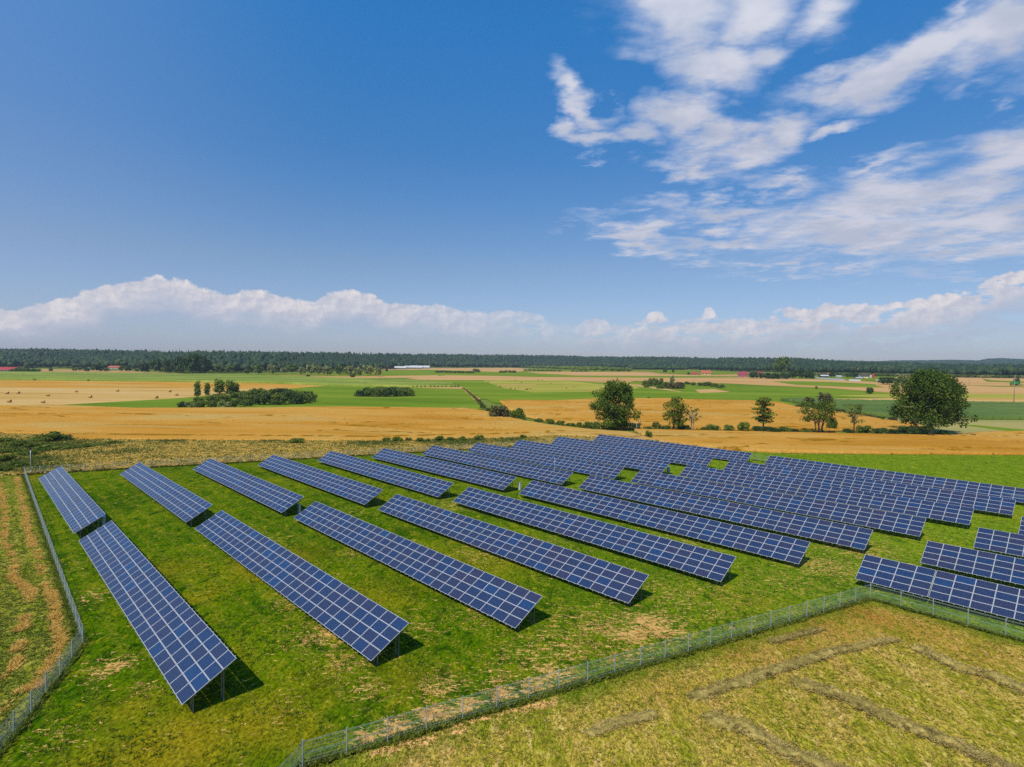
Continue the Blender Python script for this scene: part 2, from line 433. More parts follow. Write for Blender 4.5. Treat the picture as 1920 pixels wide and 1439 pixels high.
def hay_col(T, pos):
    v = T.map(pos, scale=(1.0, 0.30, 1), rot=(0, 0, R(-50)))
    big = T.noise(v, 0.30, 6, 0.65, 0.6)
    c = T.ramp(big, [(0.32, (0.18, 0.20, 0.010)), (0.42, (0.30, 0.26, 0.020)), (0.52, (0.40, 0.30, 0.040)), (0.66, (0.46, 0.28, 0.075))])
    mid = T.noise(T.map(pos, scale=(1, .45, 1), rot=(0, 0, R(-50))), 1.5, 7, 0.75, 0.7)
    c = T.mix(T.step(mid, 0.51, 0.66), c, (0.58, 0.42, 0.13))
    c = T.mix(T.step(mid, 0.48, 0.36), c, (0.16, 0.18, 0.008))
    c = T.mix(T.math('MULTIPLY', attr(T, 'olive'), 0.9), c, T.ramp(mid, [(0.35, (0.065, 0.125, 0.004)), (0.55, (0.14, 0.20, 0.008)), (0.7, (0.27, 0.25, .03))]))
    c = T.mix(T.math('MULTIPLY', attr(T, 'brown'), T.step(mid, 0.3, 0.6)), c, (0.36, 0.155, 0.030))
    s2 = T.noise(pos, 4.0, 4, 0.7)
    s = T.math('ADD', T.noise(pos, 1.0, 6, 0.65, 0.8), T.math('MULTIPLY', attr(T, 'dry'), 0.4))
    c = T.mix(T.step(s, 0.74, 0.80), c, T.mix(s2, (0.52, 0.27, 0.08), (0.74, 0.44, 0.17)))
    f = T.noise(T.map(pos, scale=(1, .4, 1), rot=(0, 0, R(-40))), 6.0, 5, 0.8)
    g = T.math('ADD', T.math('MULTIPLY', T.step(f, 0.34, 0.66), 1.0), 0.42)
    return T.mix(1.0, c, T.node('ShaderNodeCombineXYZ', None, X=g, Y=g, Z=g).outputs[0], 'MULTIPLY')


def rough_col(T, pos):
    v = T.map(pos, scale=(0.45, 1.4, 1), rot=(0, 0, R(12)))
    big = T.noise(v, 0.22, 6, 0.65, 0.8)
    c = T.ramp(big, [(0.34, (0.14, 0.17, 0.010)), (0.42, (0.32, 0.28, 0.035)), (0.50, (0.56, 0.39, 0.09)), (0.64, (0.72, 0.51, 0.17))])
    c = T.mix(attr(T, 'olive'), c, T.ramp(T.noise(pos, 0.5, 5, .6), [(0.35, (0.07, 0.12, 0.006)), (0.65, (0.20, 0.22, 0.015))]))
    g = T.math('ADD', T.math('MULTIPLY', T.noise(pos, 2.2, 4, 0.7), 1.3), 0.35)
    return T.mix(1.0, c, T.node('ShaderNodeCombineXYZ', None, X=g, Y=g, Z=g).outputs[0], 'MULTIPLY')


M_LAWN = material('lawn_grass', lawn_col, 0.95, 0.0, ((3, 3, 3), 0.9, 0.12))
M_HAY = material('mown_hay_stubble', hay_col, 0.95, 0.0, ((5, 3, 4), 0.9, 0.10))
M_ROUGH = material('rough_grass_ground', rough_col, 0.95, 0.0, ((2, 2, 2), 0.9, 0.2))
M_BASE = material('ground_base', patchy([(0.08, .13, .012), (.12, .17, .018), (.2, .2, .03)], 0.02, 0.6), 0.95, 0.1)
def wheat_col(T, pos):
    c = patchy([(0.41, 0.185, 0.022), (0.48, 0.230, 0.034), (0.51, 0.265, 0.050), (0.46, 0.285, 0.070)], 0.035, 1.3, (0.35, 1.0, 1), 0.0, 0.38)(T, pos)
    k2 = T.noise(T.map(pos, scale=(.25, .9, 1)), 0.045, 5, 0.65, 0.6)
    c = T.mix(T.math('MULTIPLY', T.step(k2, 0.50, 0.64), 0.7), c, (0.46, 0.31, 0.095))
    c = T.mix(T.math('MULTIPLY', T.step(k2, 0.46, 0.34), 0.7), c, (0.38, 0.175, 0.018))
    k = T.noise(T.map(pos, scale=(.25, 1.3, 1)), 0.9, 5, 0.7)
    c = T.mix(T.step(k, 0.55, 0.72), c, (0.40, 0.24, 0.03))
    return T.mix(attr(T, 'lodged_shade'), c, (0.24, 0.115, 0.004))  # stalk colour plus painted shade of the streaks and lower edge


M_WHEAT = material('ripe_wheat', wheat_col, 0.95, 0.0, ((1.2, 2.2, 1), 0.9, 0.35))
M_STUB = material('cereal_stubble', patchy([(0.36, 0.21, 0.045), (0.46, 0.28, 0.080), (0.52, 0.34, 0.13), (0.42, 0.30, 0.085)], 0.03, 0.5, (0.18, 1.3, 1), 0.05, 0.12, (9.0, R(88), 0.10)), 0.95, 0.0)
M_TAN = material('pale_stubble', patchy([(0.40, 0.22, 0.07), (0.48, 0.28, 0.11), (0.50, 0.32, 0.15)], 0.012, 0.25, (0.2, 1.2, 1), 0.0, 0.10), 0.95, 0.0)
M_TAN2 = material('dusty_stubble', patchy([(0.34, 0.185, 0.065), (0.43, 0.25, 0.10), (0.40, 0.27, 0.10)], 0.02, 0.25, (0.2, 1.2, 1), 0.1, 0.10), 0.95, 0.0)
M_GREEN = material('bright_meadow', patchy([(0.09, 0.155, 0.012), (0.14, 0.205, 0.016), (0.20, 0.25, 0.028)], 0.02, 0.5, (0.3, 1.2, 1), 0.0, 0.14), 0.95, 0.0)
M_GREEN2 = material('dull_meadow', patchy([(0.09, 0.14, 0.010), (0.15, 0.19, 0.014), (0.23, 0.23, 0.030)], 0.02, 0.4, (0.3, 1.2, 1), 0.0, 0.14), 0.95, 0.0)
M_BALEF = material('yellow_green_aftermath', patchy([(0.20, 0.22, 0.030), (0.30, 0.28, 0.045), (0.38, 0.33, 0.07)], 0.02, 0.4, (0.25, 1.2, 1), 0.0, 0.12), 0.95, 0.0)
M_OLIVE = material('pale_olive_field', patchy([(0.25, 0.23, 0.075), (0.30, 0.27, 0.095), (0.35, 0.28, 0.095)], 0.05, 0.8, (0.3, 1, 1), 0.0, 0.15), 0.95, 0.0)
M_CORN = material('maize_leaves', patchy([(0.11, 0.16, 0.014), (0.19, 0.24, 0.022), (0.30, 0.31, 0.045)], 0.03, 0.9, (0.4, 1.2, 1), 0.0, 0.40), 0.8, 0.2, ((.8, .8, .8), 0.9, 0.6))
M_CORN2 = material('dark_maize_leaves', patchy([(0.055, 0.10, 0.014), (0.09, 0.14, 0.02), (0.13, 0.18, 0.03)], 0.04, 1.0, (0.4, 1.2, 1), 0.0, 0.40), 0.8, 0.2, ((1, 1, 1), 0.9, 0.5))
M_SWATH = material('dried_hay', patchy([(0.16, 0.125, 0.028), (0.32, 0.245, 0.065), (0.48, 0.36, 0.11)], 0.9, 5.0, (1, 1, 1), 0.3, 0.5), 0.95, 0.05, ((7, 7, 7), 1.0, 0.12))
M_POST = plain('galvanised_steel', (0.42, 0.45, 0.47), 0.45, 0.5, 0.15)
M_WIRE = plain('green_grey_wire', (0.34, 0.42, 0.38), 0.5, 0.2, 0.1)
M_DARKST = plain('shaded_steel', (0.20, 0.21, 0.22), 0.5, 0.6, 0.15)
M_FRAME = plain('aluminium_frame', (0.62, 0.61, 0.60), 0.4, 0.2, 0.06)
M_BACK = plain('panel_backsheet', (0.55, 0.56, 0.58), 0.6, 0.0, 0.05)
M_BOX = plain('cabinet_paint', (0.55, 0.54, 0.50), 0.6, 0.0, 0.1)
M_BLACK = plain('black_plastic', (0.02, 0.02, 0.022), 0.5)
M_STRAW = material('baled_straw', patchy([(0.30, 0.15, 0.045), (0.48, 0.28, 0.10), (0.60, 0.38, 0.16)], 2.0, 8.0, (1, 1, 1), 0, 0.4), 0.95, 0.05)
M_BARK = plain('bark', (0.13, 0.095, 0.06), 0.95, 0, 0.4, 3.0)
M_BARKL = plain('pale_bark', (0.34, 0.29, 0.20), 0.95, 0, 0.3, 3.0)


def glass_mat():
    mt = bpy.data.materials.new('photovoltaic_cells'); mt.use_nodes = True
    T = NT(mt.node_tree); b = T.n['Principled BSDF']
    uv = T.n.new('ShaderNodeTexCoord').outputs['UV']
    s = T.node('ShaderNodeSeparateXYZ', None, Vector=uv)
    rnd = T.n.new('ShaderNodeObjectInfo').outputs['Random']
    def lines(sock, n, w):
        fr = T.math('FRACT', T.math('MULTIPLY', sock, float(n)))
        return T.math('LESS_THAN', T.math('ABSOLUTE', T.math('SUBTRACT', fr, 0.5)), w)
    cell = T.ramp(rnd, [(0.0, (0.007, 0.015, 0.060)), (0.25, (0.011, 0.012, 0.044)), (0.50, (0.015, 0.012, 0.038)), (0.74, (0.022, 0.012, 0.033)), (0.82, (0.010, 0.014, 0.048)), (0.93, (0.006, 0.018, 0.068)), (1.0, (0.005, 0.024, 0.090))])
    ca = T.math('FLOOR', T.math('MULTIPLY', s.outputs[0], 10.0)); cb = T.math('FLOOR', T.math('MULTIPLY', s.outputs[1], 6.0))
    wn = T.node('ShaderNodeTexWhiteNoise', {'noise_dimensions': '4D'}, Vector=T.node('ShaderNodeCombineXYZ', None, X=ca, Y=cb).outputs[0], W=rnd).outputs[0]
    k = T.math('ADD', T.math('MULTIPLY', wn, 0.25), 0.875)
    cell = T.mix(1.0, cell, T.node('ShaderNodeCombineXYZ', None, X=k, Y=k, Z=k).outputs[0], 'MULTIPLY')
    bus = lines(s.outputs[1], 12, 0.07)
    c = T.mix(T.math('MULTIPLY', bus, 0.8), cell, (0.10, 0.20, 0.33))
    gap = T.math('MAXIMUM', T.math('GREATER_THAN', T.math('ABSOLUTE', T.math('SUBTRACT', T.math('FRACT', T.math('MULTIPLY', s.outputs[0], 10.0)), 0.5)), 0.475),
                 T.math('GREATER_THAN', T.math('ABSOLUTE', T.math('SUBTRACT', T.math('FRACT', T.math('MULTIPLY', s.outputs[1], 6.0)), 0.5)), 0.46))
    c = T.mix(T.math('MULTIPLY', gap, 0.55), c, (0.05, 0.08, 0.20))
    T.put(b.inputs['Base Color'], c)
    b.inputs['Roughness'].default_value = 0.11; b.inputs['Specular IOR Level'].default_value = 0.42
    b.inputs['IOR'].default_value = 1.45
    return mt


M_GLASS = glass_mat()


def leaf_mat(name, dark, mid, light, trans=0.25):
    mt = bpy.data.materials.new(name); mt.use_nodes = True
    T = NT(mt.node_tree); b = T.n['Principled BSDF']
    pos = T.n.new('ShaderNodeNewGeometry').outputs['Position']
    n = T.noise(pos, 0.9, 3, 0.6)
    n = T.math('ADD', T.math('MULTIPLY', n, 0.55), T.math('MULTIPLY', attr(T, 'tint'), 0.45))
    r = T.n.new('ShaderNodeObjectInfo').outputs['Random']
    n = T.math('ADD', n, T.math('MULTIPLY', T.math('SUBTRACT', r, 0.5), 0.12))
    c = T.ramp(n, [(0.25, dark), (0.5, mid), (0.78, light)])
    T.put(b.inputs['Base Color'], c); b.inputs['Roughness'].default_value = 0.7; b.inputs['Specular IOR Level'].default_value = 0.2
    tr = T.node('ShaderNodeBsdfTranslucent', None, Color=c)
    ms = T.node('ShaderNodeMixShader', None, Fac=trans); T.l.new(b.outputs[0], ms.inputs[1]); T.l.new(tr.outputs[0], ms.inputs[2])
    T.l.new(ms.outputs[0], T.n['Material Output'].inputs[0])
    return mt


L_OAK = leaf_mat('oak_leaves', (0.030, 0.066, 0.006), (0.088, 0.145, 0.012), (0.20, 0.25, 0.024), 0.3)
L_DARK = leaf_mat('dark_leaves', (0.022, 0.050, 0.012), (0.046, 0.088, 0.018), (0.090, 0.140, 0.026))
L_ASH = leaf_mat('yellow_green_leaves', (0.060, 0.085, 0.012), (0.11, 0.13, 0.020), (0.19, 0.20, 0.035))
L_MID = leaf_mat('mid_green_leaves', (0.055, 0.090, 0.008), (0.115, 0.160, 0.013), (0.21, 0.25, 0.022), 0.3)
L_WILLOW = leaf_mat('willow_leaves', (0.14, 0.17, 0.045), (0.25, 0.27, 0.085), (0.40, 0.41, 0.15), 0.35)
L_THICK = leaf_mat('thicket_leaves', (0.055, 0.090, 0.012), (0.115, 0.160, 0.020), (0.22, 0.26, 0.040), 0.3)
L_BROWN = leaf_mat('brownish_leaves', (0.06, 0.055, 0.020), (0.11, 0.095, 0.030), (0.17, 0.15, 0.05))
L_FOREST = leaf_mat('forest_leaves', (0.012, 0.032, 0.013), (0.025, 0.053, 0.018), (0.070, 0.098, 0.026), 0.1)
L_PINE = leaf_mat('pine_needles', (0.012, 0.032, 0.017), (0.022, 0.048, 0.022), (0.040, 0.070, 0.028), 0.1)
G_GREEN = leaf_mat('green_grass_blades', (0.040, 0.095, 0.002), (0.080, 0.140, 0.003), (0.15, 0.190, 0.008), 0.4)
G_DRY = leaf_mat('dry_grass_blades', (0.42, 0.30, 0.04), (0.70, 0.49, 0.11), (0.85, 0.63, 0.20), 0.5)
G_STRAW = leaf_mat('loose_straw', (0.40, 0.22, 0.05), (0.58, 0.34, 0.09), (0.72, 0.46, 0.16), 0.3)
G_FENCE = leaf_mat('fence_foot_grass', (0.10, 0.14, 0.012), (0.17, 0.21, 0.02), (0.30, 0.28, 0.06), 0.4)
G_HAYG = leaf_mat('meadow_blades', (0.12, 0.17, 0.006), (0.22, 0.23, 0.012), (0.34, 0.29, 0.04), 0.4)
G_SWATH = leaf_mat('swath_hay', (0.13, 0.10, 0.025), (0.34, 0.25, 0.070), (0.60, 0.46, 0.17), 0.2)
G_STRAW2 = leaf_mat('orange_straw', (0.40, 0.23, 0.035), (0.62, 0.38, 0.075), (0.78, 0.53, 0.15), 0.4)
G_HAYD = leaf_mat('hay_wisp_blades', (0.26, 0.18, 0.03), (0.42, 0.29, 0.06), (0.58, 0.41, 0.12), 0.3)
G_WEED = leaf_mat('green_weeds', (0.045, 0.075, 0.010), (0.09, 0.13, 0.016), (0.17, 0.20, 0.03), 0.3)

# ------------------------------------------------------------------ ground sheet and fields
V = np.stack([*np.meshgrid(gxs, gys, indexing='ij'), GZ - 0.35], -1).reshape(-1, 3)
ny = len(gys)
I, J = np.meshgrid(np.arange(len(gxs) - 1), np.arange(ny - 1), indexing='ij')
a = (I * ny + J).ravel(); b = ((I + 1) * ny + J).ravel(); c = ((I + 1) * ny + J + 1).ravel(); e = (I * ny + J + 1).ravel()
obj('ground', mesh_np('ground', V, [np.stack([a, b, c], 1), np.stack([a, c, e], 1)], [M_BASE]), kind='structure')


def inside(px, py, poly):
    r = np.zeros(np.shape(px), bool); n = len(poly)
    for i in range(n):
        x0, y0 = poly[i]; x1, y1 = poly[(i + 1) % n]
        if y0 == y1: continue
        c_ = ((y0 > py) != (y1 > py)) & (px < (x1 - x0) * (py - y0) / (y1 - y0) + x0)
        r ^= c_
    return r


def dist_line(px, py, pts):
    dmin = np.full(np.shape(px), 1e9)
    for (x0, y0), (x1, y1) in zip(pts[:-1], pts[1:]):
        dx, dy = x1 - x0, y1 - y0; L2 = dx * dx + dy * dy + 1e-9
        t = np.clip(((px - x0) * dx + (py - y0) * dy) / L2, 0, 1)
        dmin = np.minimum(dmin, np.hypot(px - x0 - t * dx, py - y0 - t * dy))
    return dmin


def world_poly(px):
    return [at(u, v)[:2] for u, v in px]


ONES = 'first second third fourth fifth sixth seventh eighth ninth tenth eleventh twelfth thirteenth fourteenth fifteenth sixteenth seventeenth eighteenth nineteenth'.split()
TENS = {2: 'twenty', 3: 'thirty', 4: 'forty'}
def ordinal(n):
    if n <= 19: return ONES[n - 1]
    t, o = divmod(n, 10)
    return {2: 'twentieth', 3: 'thirtieth', 4: 'fortieth'}[t] if o == 0 else TENS[t] + '-' + ONES[o - 1]
def ranks(us):
    order = sorted(range(len(us)), key=lambda i: us[i]); r = [0] * len(us)
    for k, i in enumerate(order): r[i] = k + 1
    return r


LIFT = [0]


def sheet(name, px, mat, label=None):
    """a field: polygon draped on the terrain triangles"""
    LIFT[0] += 1
    P = world_poly(px); bm = bmesh.new()
    # wobble long edges a little so that field margins are not ruler-straight
    Q = []
    for i, (p, q) in enumerate(zip(P, P[1:] + P[:1])):
        L = math.hypot(q[0] - p[0], q[1] - p[1]); n = max(1, min(14, int(L / 14)))
        for k in range(n):
            t = k / n; w = min(1.3, L * 0.01) * (random.random() - .5) if k else 0
            Q.append((p[0] + (q[0] - p[0]) * t + w, p[1] + (q[1] - p[1]) * t + w))
    f = bm.faces.new([bm.verts.new((x, y, 0)) for x, y in Q])
    xs = [p[0] for p in Q]; ys = [p[1] for p in Q]; ds = [p[0] - p[1] for p in Q]
    for vals, no, mk in ((xs, (1, 0, 0), lambda k: (k, 0, 0)), (ys, (0, 1, 0), lambda k: (0, k, 0)), (ds, (1, -1, 0), lambda k: (k, 0, 0))):
        off = 0
        for k in np.arange(math.floor(min(vals) / GS) * GS, max(vals) + GS, GS):
            bmesh.ops.bisect_plane(bm, geom=bm.verts[:] + bm.edges[:] + bm.faces[:], plane_co=mk(k), plane_no=no, dist=1e-4)
    bmesh.ops.triangulate(bm, faces=bm.faces[:])
    co = np.array([v.co for v in bm.verts]); z = gz(co[:, 0], co[:, 1]) - 0.12 + 0.006 * LIFT[0]
    for v, h in zip(bm.verts, z): v.co.z = h
    for f in bm.faces:
        if f.normal.z < 0: f.normal_flip()
    me = bpy.data.meshes.new(name); bm.to_mesh(me); bm.free(); me.materials.append(mat)
    o = obj(name, me, kind='structure')
    if label: o['label'] = label
    return o


def grid_field(name, poly, step, hfun, mat, attrs=None, skirt=True, label=None, kind='structure', lift=0.0, extra_mask=None):
    """fine relief sheet over a world polygon; hfun(x, y) -> height above terrain"""
    xs = [p[0] for p in poly]; ys = [p[1] for p in poly]
    gx = np.arange(min(xs) - step, max(xs) + 2 * step, step); gy = np.arange(min(ys) - step, max(ys) + 2 * step, step)
    Xg, Yg = np.meshgrid(gx, gy, indexing='ij'); n = len(gy)
    jx = (_hash(np.arange(Xg.size).reshape(Xg.shape), Yg * 0, 5) - .5) * step * .5
    jy = (_hash(np.arange(Xg.size).reshape(Xg.shape), Yg * 0, 6) - .5) * step * .5
    Xj, Yj = Xg + jx, Yg + jy
    ins = inside(Xg, Yg, poly)
    if extra_mask is not None: ins &= extra_mask(Xg, Yg)
    q = ins[:-1, :-1] & ins[1:, :-1] & ins[1:, 1:] & ins[:-1, 1:]
    Zg = gz(Xj, Yj) + hfun(Xj, Yj) + lift
    I, J = np.nonzero(q)
    F = np.stack([I * n + J, (I + 1) * n + J, (I + 1) * n + J + 1, I * n + J + 1], 1)
    used = np.unique(F); remap = np.full(Xg.size, -1); remap[used] = np.arange(len(used))
    Vv = np.stack([Xj.ravel(), Yj.ravel(), Zg.ravel()], 1)[used]; F = remap[F]
    A = {k: fn(Vv[:, 0], Vv[:, 1]) for k, fn in (attrs or {}).items()}
    if skirt:
        E_ = np.concatenate([F[:, [0, 1]], F[:, [1, 2]], F[:, [2, 3]], F[:, [3, 0]]])
        key = np.sort(E_, 1); kk = key[:, 0].astype(np.int64) * (len(Vv) + 1) + key[:, 1]
        _, idx, cnt = np.unique(kk, return_index=True, return_counts=True)
        B = E_[idx[cnt == 1]]
        bv = np.unique(B); low = Vv[bv].copy(); low[:, 2] = gz(low[:, 0], low[:, 1]) - 0.1
        mp = np.full(len(Vv), -1); mp[bv] = np.arange(len(bv)) + len(Vv)
        Sk = np.stack([B[:, 1], B[:, 0], mp[B[:, 0]], mp[B[:, 1]]], 1)
        for k in A: A[k] = np.concatenate([A[k], A[k][bv]])
        Vv = np.concatenate([Vv, low]); F = np.concatenate([F, Sk])
    me = mesh_np(name, Vv, F, [mat], attrs=A)
    o = obj(name, me, kind=kind)
    if label: o['label'] = label
    return o


# flat fields seen on edge, far to near (pixel outlines surveyed on the ground)
sheet('far_meadow', [(-60, 696), (330, 702), (640, 700), (700, 693), (1000, 692), (1290, 696), (1500, 702), (1660, 705), (1960, 709), (1960, 760), (1300, 760), (-60, 720)], M_GREEN2)
sheet('stubble_field', [(80, 692), (240, 694.5), (300, 699), (390, 702), (395, 704), (60, 698)], M_TAN2)
sheet('stubble_field', [(440, 702.5), (640, 706), (820, 704), (830, 708), (640, 709.5), (440, 704.5)], M_TAN)
sheet('stubble_field', [(700, 697), (720, 692), (800, 690.5), (960, 690), (990, 692), (1000, 694), (960, 698.5), (800, 693.5), (720, 694.5)], M_TAN)
sheet('meadow', [(706, 696.5), (720, 694.5), (800, 693.5), (960, 698.5), (1080, 704), (1210, 705.5), (1440, 706), (1440, 708), (1100, 707.5), (900, 704), (706, 702)], M_GREEN)
sheet('stubble_field', [(985, 697.5), (1060, 697), (1100, 697.5), (1240, 698), (1300, 703), (1390, 706), (1210, 705), (1080, 704.3), (1010, 700.5)], M_TAN)
sheet('stubble_field', [(1180, 697), (1400, 700), (1400, 706), (1240, 703)], M_TAN2)
sheet('meadow', [(1190, 693.5), (1290, 694), (1385, 698), (1390, 702), (1310, 704), (1240, 701)], M_GREEN2)
sheet('stubble_field', [(760, 710.5), (840, 704), (923, 705), (1000, 707), (1250, 708.5), (1400, 708), (1520, 711), (1613, 715), (1650, 717), (1690, 724), (1700, 739), (1560, 728), (1440, 723), (1360, 719), (1280, 717.5), (1190, 714), (1060, 713), (940, 714), (860, 714.5), (790, 712.5)], M_TAN)
sheet('stubble_field', [(1060, 713), (1190, 714), (1170, 720.5), (1125, 721)], M_TAN2)
sheet('green_strip', [(1447, 715.5), (1500, 715), (1563, 716.5), (1647, 721), (1690, 725), (1690, 727.5), (1600, 726), (1493, 722)], M_GREEN)
sheet('dull_field', [(800, 713), (860, 713), (1060, 713.5), (1190, 721), (1280, 717.5), (1360, 720), (1440, 723.5), (1527, 730), (1700, 739), (1960, 745), (1960, 762), (1480, 762), (1200, 760), (1120, 756), (930, 757), (880, 735)], M_GREEN)
sheet('aftermath_field', [(905, 714), (960, 712.5), (1060, 713.5), (1125, 721), (1185, 722), (1200, 728), (1130, 735), (1000, 736), (945, 728)], M_BALEF)
sheet('straw_strip', [(935, 721), (1005, 721), (1005, 722.2), (940, 722.2)], M_TAN)
sheet('stubble_patch', [(1303, 731), (1340, 730), (1370, 735), (1312, 737)], M_TAN)
sheet('farm_track', [(1180, 720.5), (1200, 721.5), (1275, 734), (1277, 735.5), (1240, 730.5), (1180, 722.5)], M_TAN)
sheet('stubble_field', [(1690, 705.5), (1787, 707.5), (1960, 709.5), (1960, 740), (1800, 738), (1690, 734), (1640, 722)], M_TAN)
sheet('aftermath_field', [(1560, 742), (1700, 738.5), (1800, 738), (1960, 740), (1960, 748), (1800, 747), (1690, 748)], M_BALEF)
sheet('stubble_field', [(1560, 748), (1690, 747), (1800, 746.5), (1960, 747.5), (1960, 762), (1810, 757), (1690, 752), (1580, 750)], M_STUB)
sheet('green_strip', [(1790, 722), (1880, 724), (1960, 726), (1960, 727.5), (1870, 725.5)], M_GREEN2)
sheet('green_strip', [(1840, 709.6), (1860, 713.5), (1940, 716.5), (1930, 718.5), (1850, 716)], M_GREEN2)
sheet('olive_field', [(1640, 784), (1820, 786), (1980, 788), (1980, 825), (1760, 825), (1690, 800)], M_OLIVE)
sheet('green_strip', [(1795, 797), (1830, 797.5), (1980, 812), (1980, 816), (1900, 810)], M_GREEN)
sheet('stubble_field', [(-60, 705), (0, 709), (267, 712), (500, 716), (625, 721), (612, 724), (533, 730.5), (333, 748), (233, 754), (90, 762), (-60, 768)], M_STUB)
sheet('wheat_field_far', [(-60, 706), (267, 711), (500, 716), (625, 721), (612, 724), (533, 729), (360, 729), (200, 728), (-60, 727)], M_WHEAT)
sheet('green_field', [(85, 761), (233, 753), (333, 747), (533, 730), (612, 723.5), (640, 723), (767, 724), (867, 726), (885, 740), (900, 756), (905, 768), (880, 768), (640, 766), (450, 768), (267, 769)], M_GREEN)
sheet('field_track', [(765, 725.5), (865, 725.5), (873, 729), (900, 748), (904, 757), (898, 758), (868, 730), (767, 727)], M_TAN2)


def W2_(l): return [at(u, v)[:2] for u, v in l]


def lodge(x, y):
    """wheat surface: heads, flattened streaks along the rows and edges"""
    h = 0.10 * (fbm(x * 1.1, y * 1.1, 3, 3) - .5) + 0.5 * (fbm(x * .03, y * .05, 9, 3) - .5)
    s = fbm(x * .022 + 3, y * .085, 21, 4); band = np.abs(s - .5)
    patch = fbm(x * .012, y * .03, 44, 2) > .47
    lod = np.clip(1.4 - band / .030, 0, 1) * patch * (fbm(x * .8, y * .8, 31, 2) > .38)
    return 0.80 + h - 0.55 * lod


def lodged_shade(x, y):  # mask: lodged stalks, with streak and edge shadows darkened into the colour
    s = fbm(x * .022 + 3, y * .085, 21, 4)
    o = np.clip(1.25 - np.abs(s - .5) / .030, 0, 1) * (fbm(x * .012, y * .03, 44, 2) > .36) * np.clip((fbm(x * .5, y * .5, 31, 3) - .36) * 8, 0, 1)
    return np.maximum(o, np.clip(1.6 - dist_line(x, y, EDGE_SHADE) / 1.6, 0, 1) * np.clip((fbm(x * .7, y * .3, 35, 3) - .40) * 8, 0, 1))


EDGE_SHADE = W2_([(138, 818), (300, 820), (500, 821.5), (700, 823), (950, 816.5), (1050, 812)])  # course of the edge shadow painted along the lower side of the wheat
WA = world_poly([(-60, 764), (90, 761.5), (267, 768.5), (450, 767.5), (640, 765.5), (880, 767), (925, 776), (965, 787), (1030, 799), (1110, 809), (1180, 814), (1240, 830), (1190, 826), (1050, 819), (950, 824), (700, 830), (500, 829), (300, 828), (137, 826), (75, 818), (-60, 812)])
grid_field('wheat_field', WA, 0.75, lodge, M_WHEAT, {'lodged_shade': lodged_shade})
WB = world_poly([(935, 752), (1040, 753), (1120, 749), (1247, 748.5), (1280, 750), (1407, 753), (1460, 756), (1497, 765), (1573, 774), (1650, 787), (1720, 797), (1745, 806), (1690, 809), (1500, 808), (1300, 806), (1110, 803), (1030, 792), (985, 783), (950, 768)])
grid_field('wheat_field', WB, 1.1, lodge, M_WHEAT, {'lodged_shade': lodged_shade})
WC = world_poly([(1185, 808), (1280, 809), (1480, 814), (1680, 818), (1780, 819), (1840, 813), (1990, 811), (1990, 855), (1800, 853), (1600, 852), (1460, 850), (1380, 846), (1290, 837), (1235, 831)])
grid_field('wheat_field', WC, 0.7, lodge, M_WHEAT, {'lodged_shade': lodged_shade})


def cornh(x, y): return 1.9 + 0.9 * (fbm(x * .5, y * .5, 77, 3) - .5) + .4 * (vnoise(x * 1.7, y * 1.7, 5) - .5)


CL = world_poly([(-60, 697.5), (0, 699), (180, 701), (330, 703.5), (450, 705), (640, 711), (750, 714), (850, 721), (862, 726), (767, 727), (640, 724.5), (612, 724), (500, 719.5), (267, 716), (0, 713.5), (-60, 713)])
grid_field('maize_field', CL, 1.6, cornh, M_CORN)
CR = world_poly([(1462, 752), (1500, 751), (1570, 754), (1690, 756), (1813, 758), (1980, 761), (1980, 789), (1820, 788), (1720, 787), (1650, 783), (1590, 775), (1520, 762)])
grid_field('maize_field', CR, 0.9, cornh, M_CORN2)

# ------------------------------------------------------------------ the near ground
FENCE_FRONT = [(567, 1436), (649, 1409), (727.1, 1390.9), (799.5, 1369.5), (867.2, 1350.5), (930.7, 1332.6), (990.9, 1314), (1047.4, 1297), (1101, 1277.9), (1152, 1264.6),
               (1200, 1249.7), (1246.9, 1240.9), (1290.6, 1224.5), (1332.6, 1213.8), (1372.7, 1200.8), (1410.7, 1191), (1447.4, 1177.9), (1483, 1166.4), (1517, 1155), (1549, 1145.5), (1580, 1136), (1609.8, 1127.3), (1636.7, 1125)]
FENCE_RIGHT = [(1636.7, 1125), (1692.3, 1139), (1751.7, 1155), (1816, 1173.3), (1885, 1193.3)]
FENCE_LEFT = [(-17, 1430), (25.5, 1377.9), (58.6, 1338.3), (86.2, 1299.2), (112.5, 1269.3), (135.2, 1236), (155.7, 1207)]


def W2(l): return [at(u, v)[:2] for u, v in l]


ff = W2(FENCE_FRONT); fr = W2(FENCE_RIGHT); fl = W2(FENCE_LEFT)
# straighten the front and right runs (posts stand in line), keep the spacing measured
def fit_line(pts):
    A_ = np.array(pts); c_ = A_.mean(0); u_, s_, vt = np.linalg.svd(A_ - c_); d_ = vt[0]
    if (A_[-1] - A_[0]) @ d_ < 0: d_ = -d_
    t = (A_ - c_) @ d_
    return c_, d_, t
c_, d_, t_ = fit_line(ff)
ff = [tuple(c_ + d_ * t) for t in np.linspace(t_[0], t_[-1], len(ff))]
sp_r = math.hypot(fr[1][0] - ff[-1][0], fr[1][1] - ff[-1][1])
dr = np.array(fr[-1]) - np.array(ff[-1]); nr = len(fr) - 1
fr = [tuple(np.array(ff[-1]) + dr * k / nr) for k in range(0, 10)]
FARC = at(46, 891)[:2]
d0 = (np.array(fl[0]) - np.array(fl[1]))
fl = [tuple(np.array(fl[0]) + d0 * k) for k in (3, 2, 1)] + fl
nl = int(round(math.hypot(FARC[0] - fl[-1][0], FARC[1] - fl[-1][1]) / 2.52))
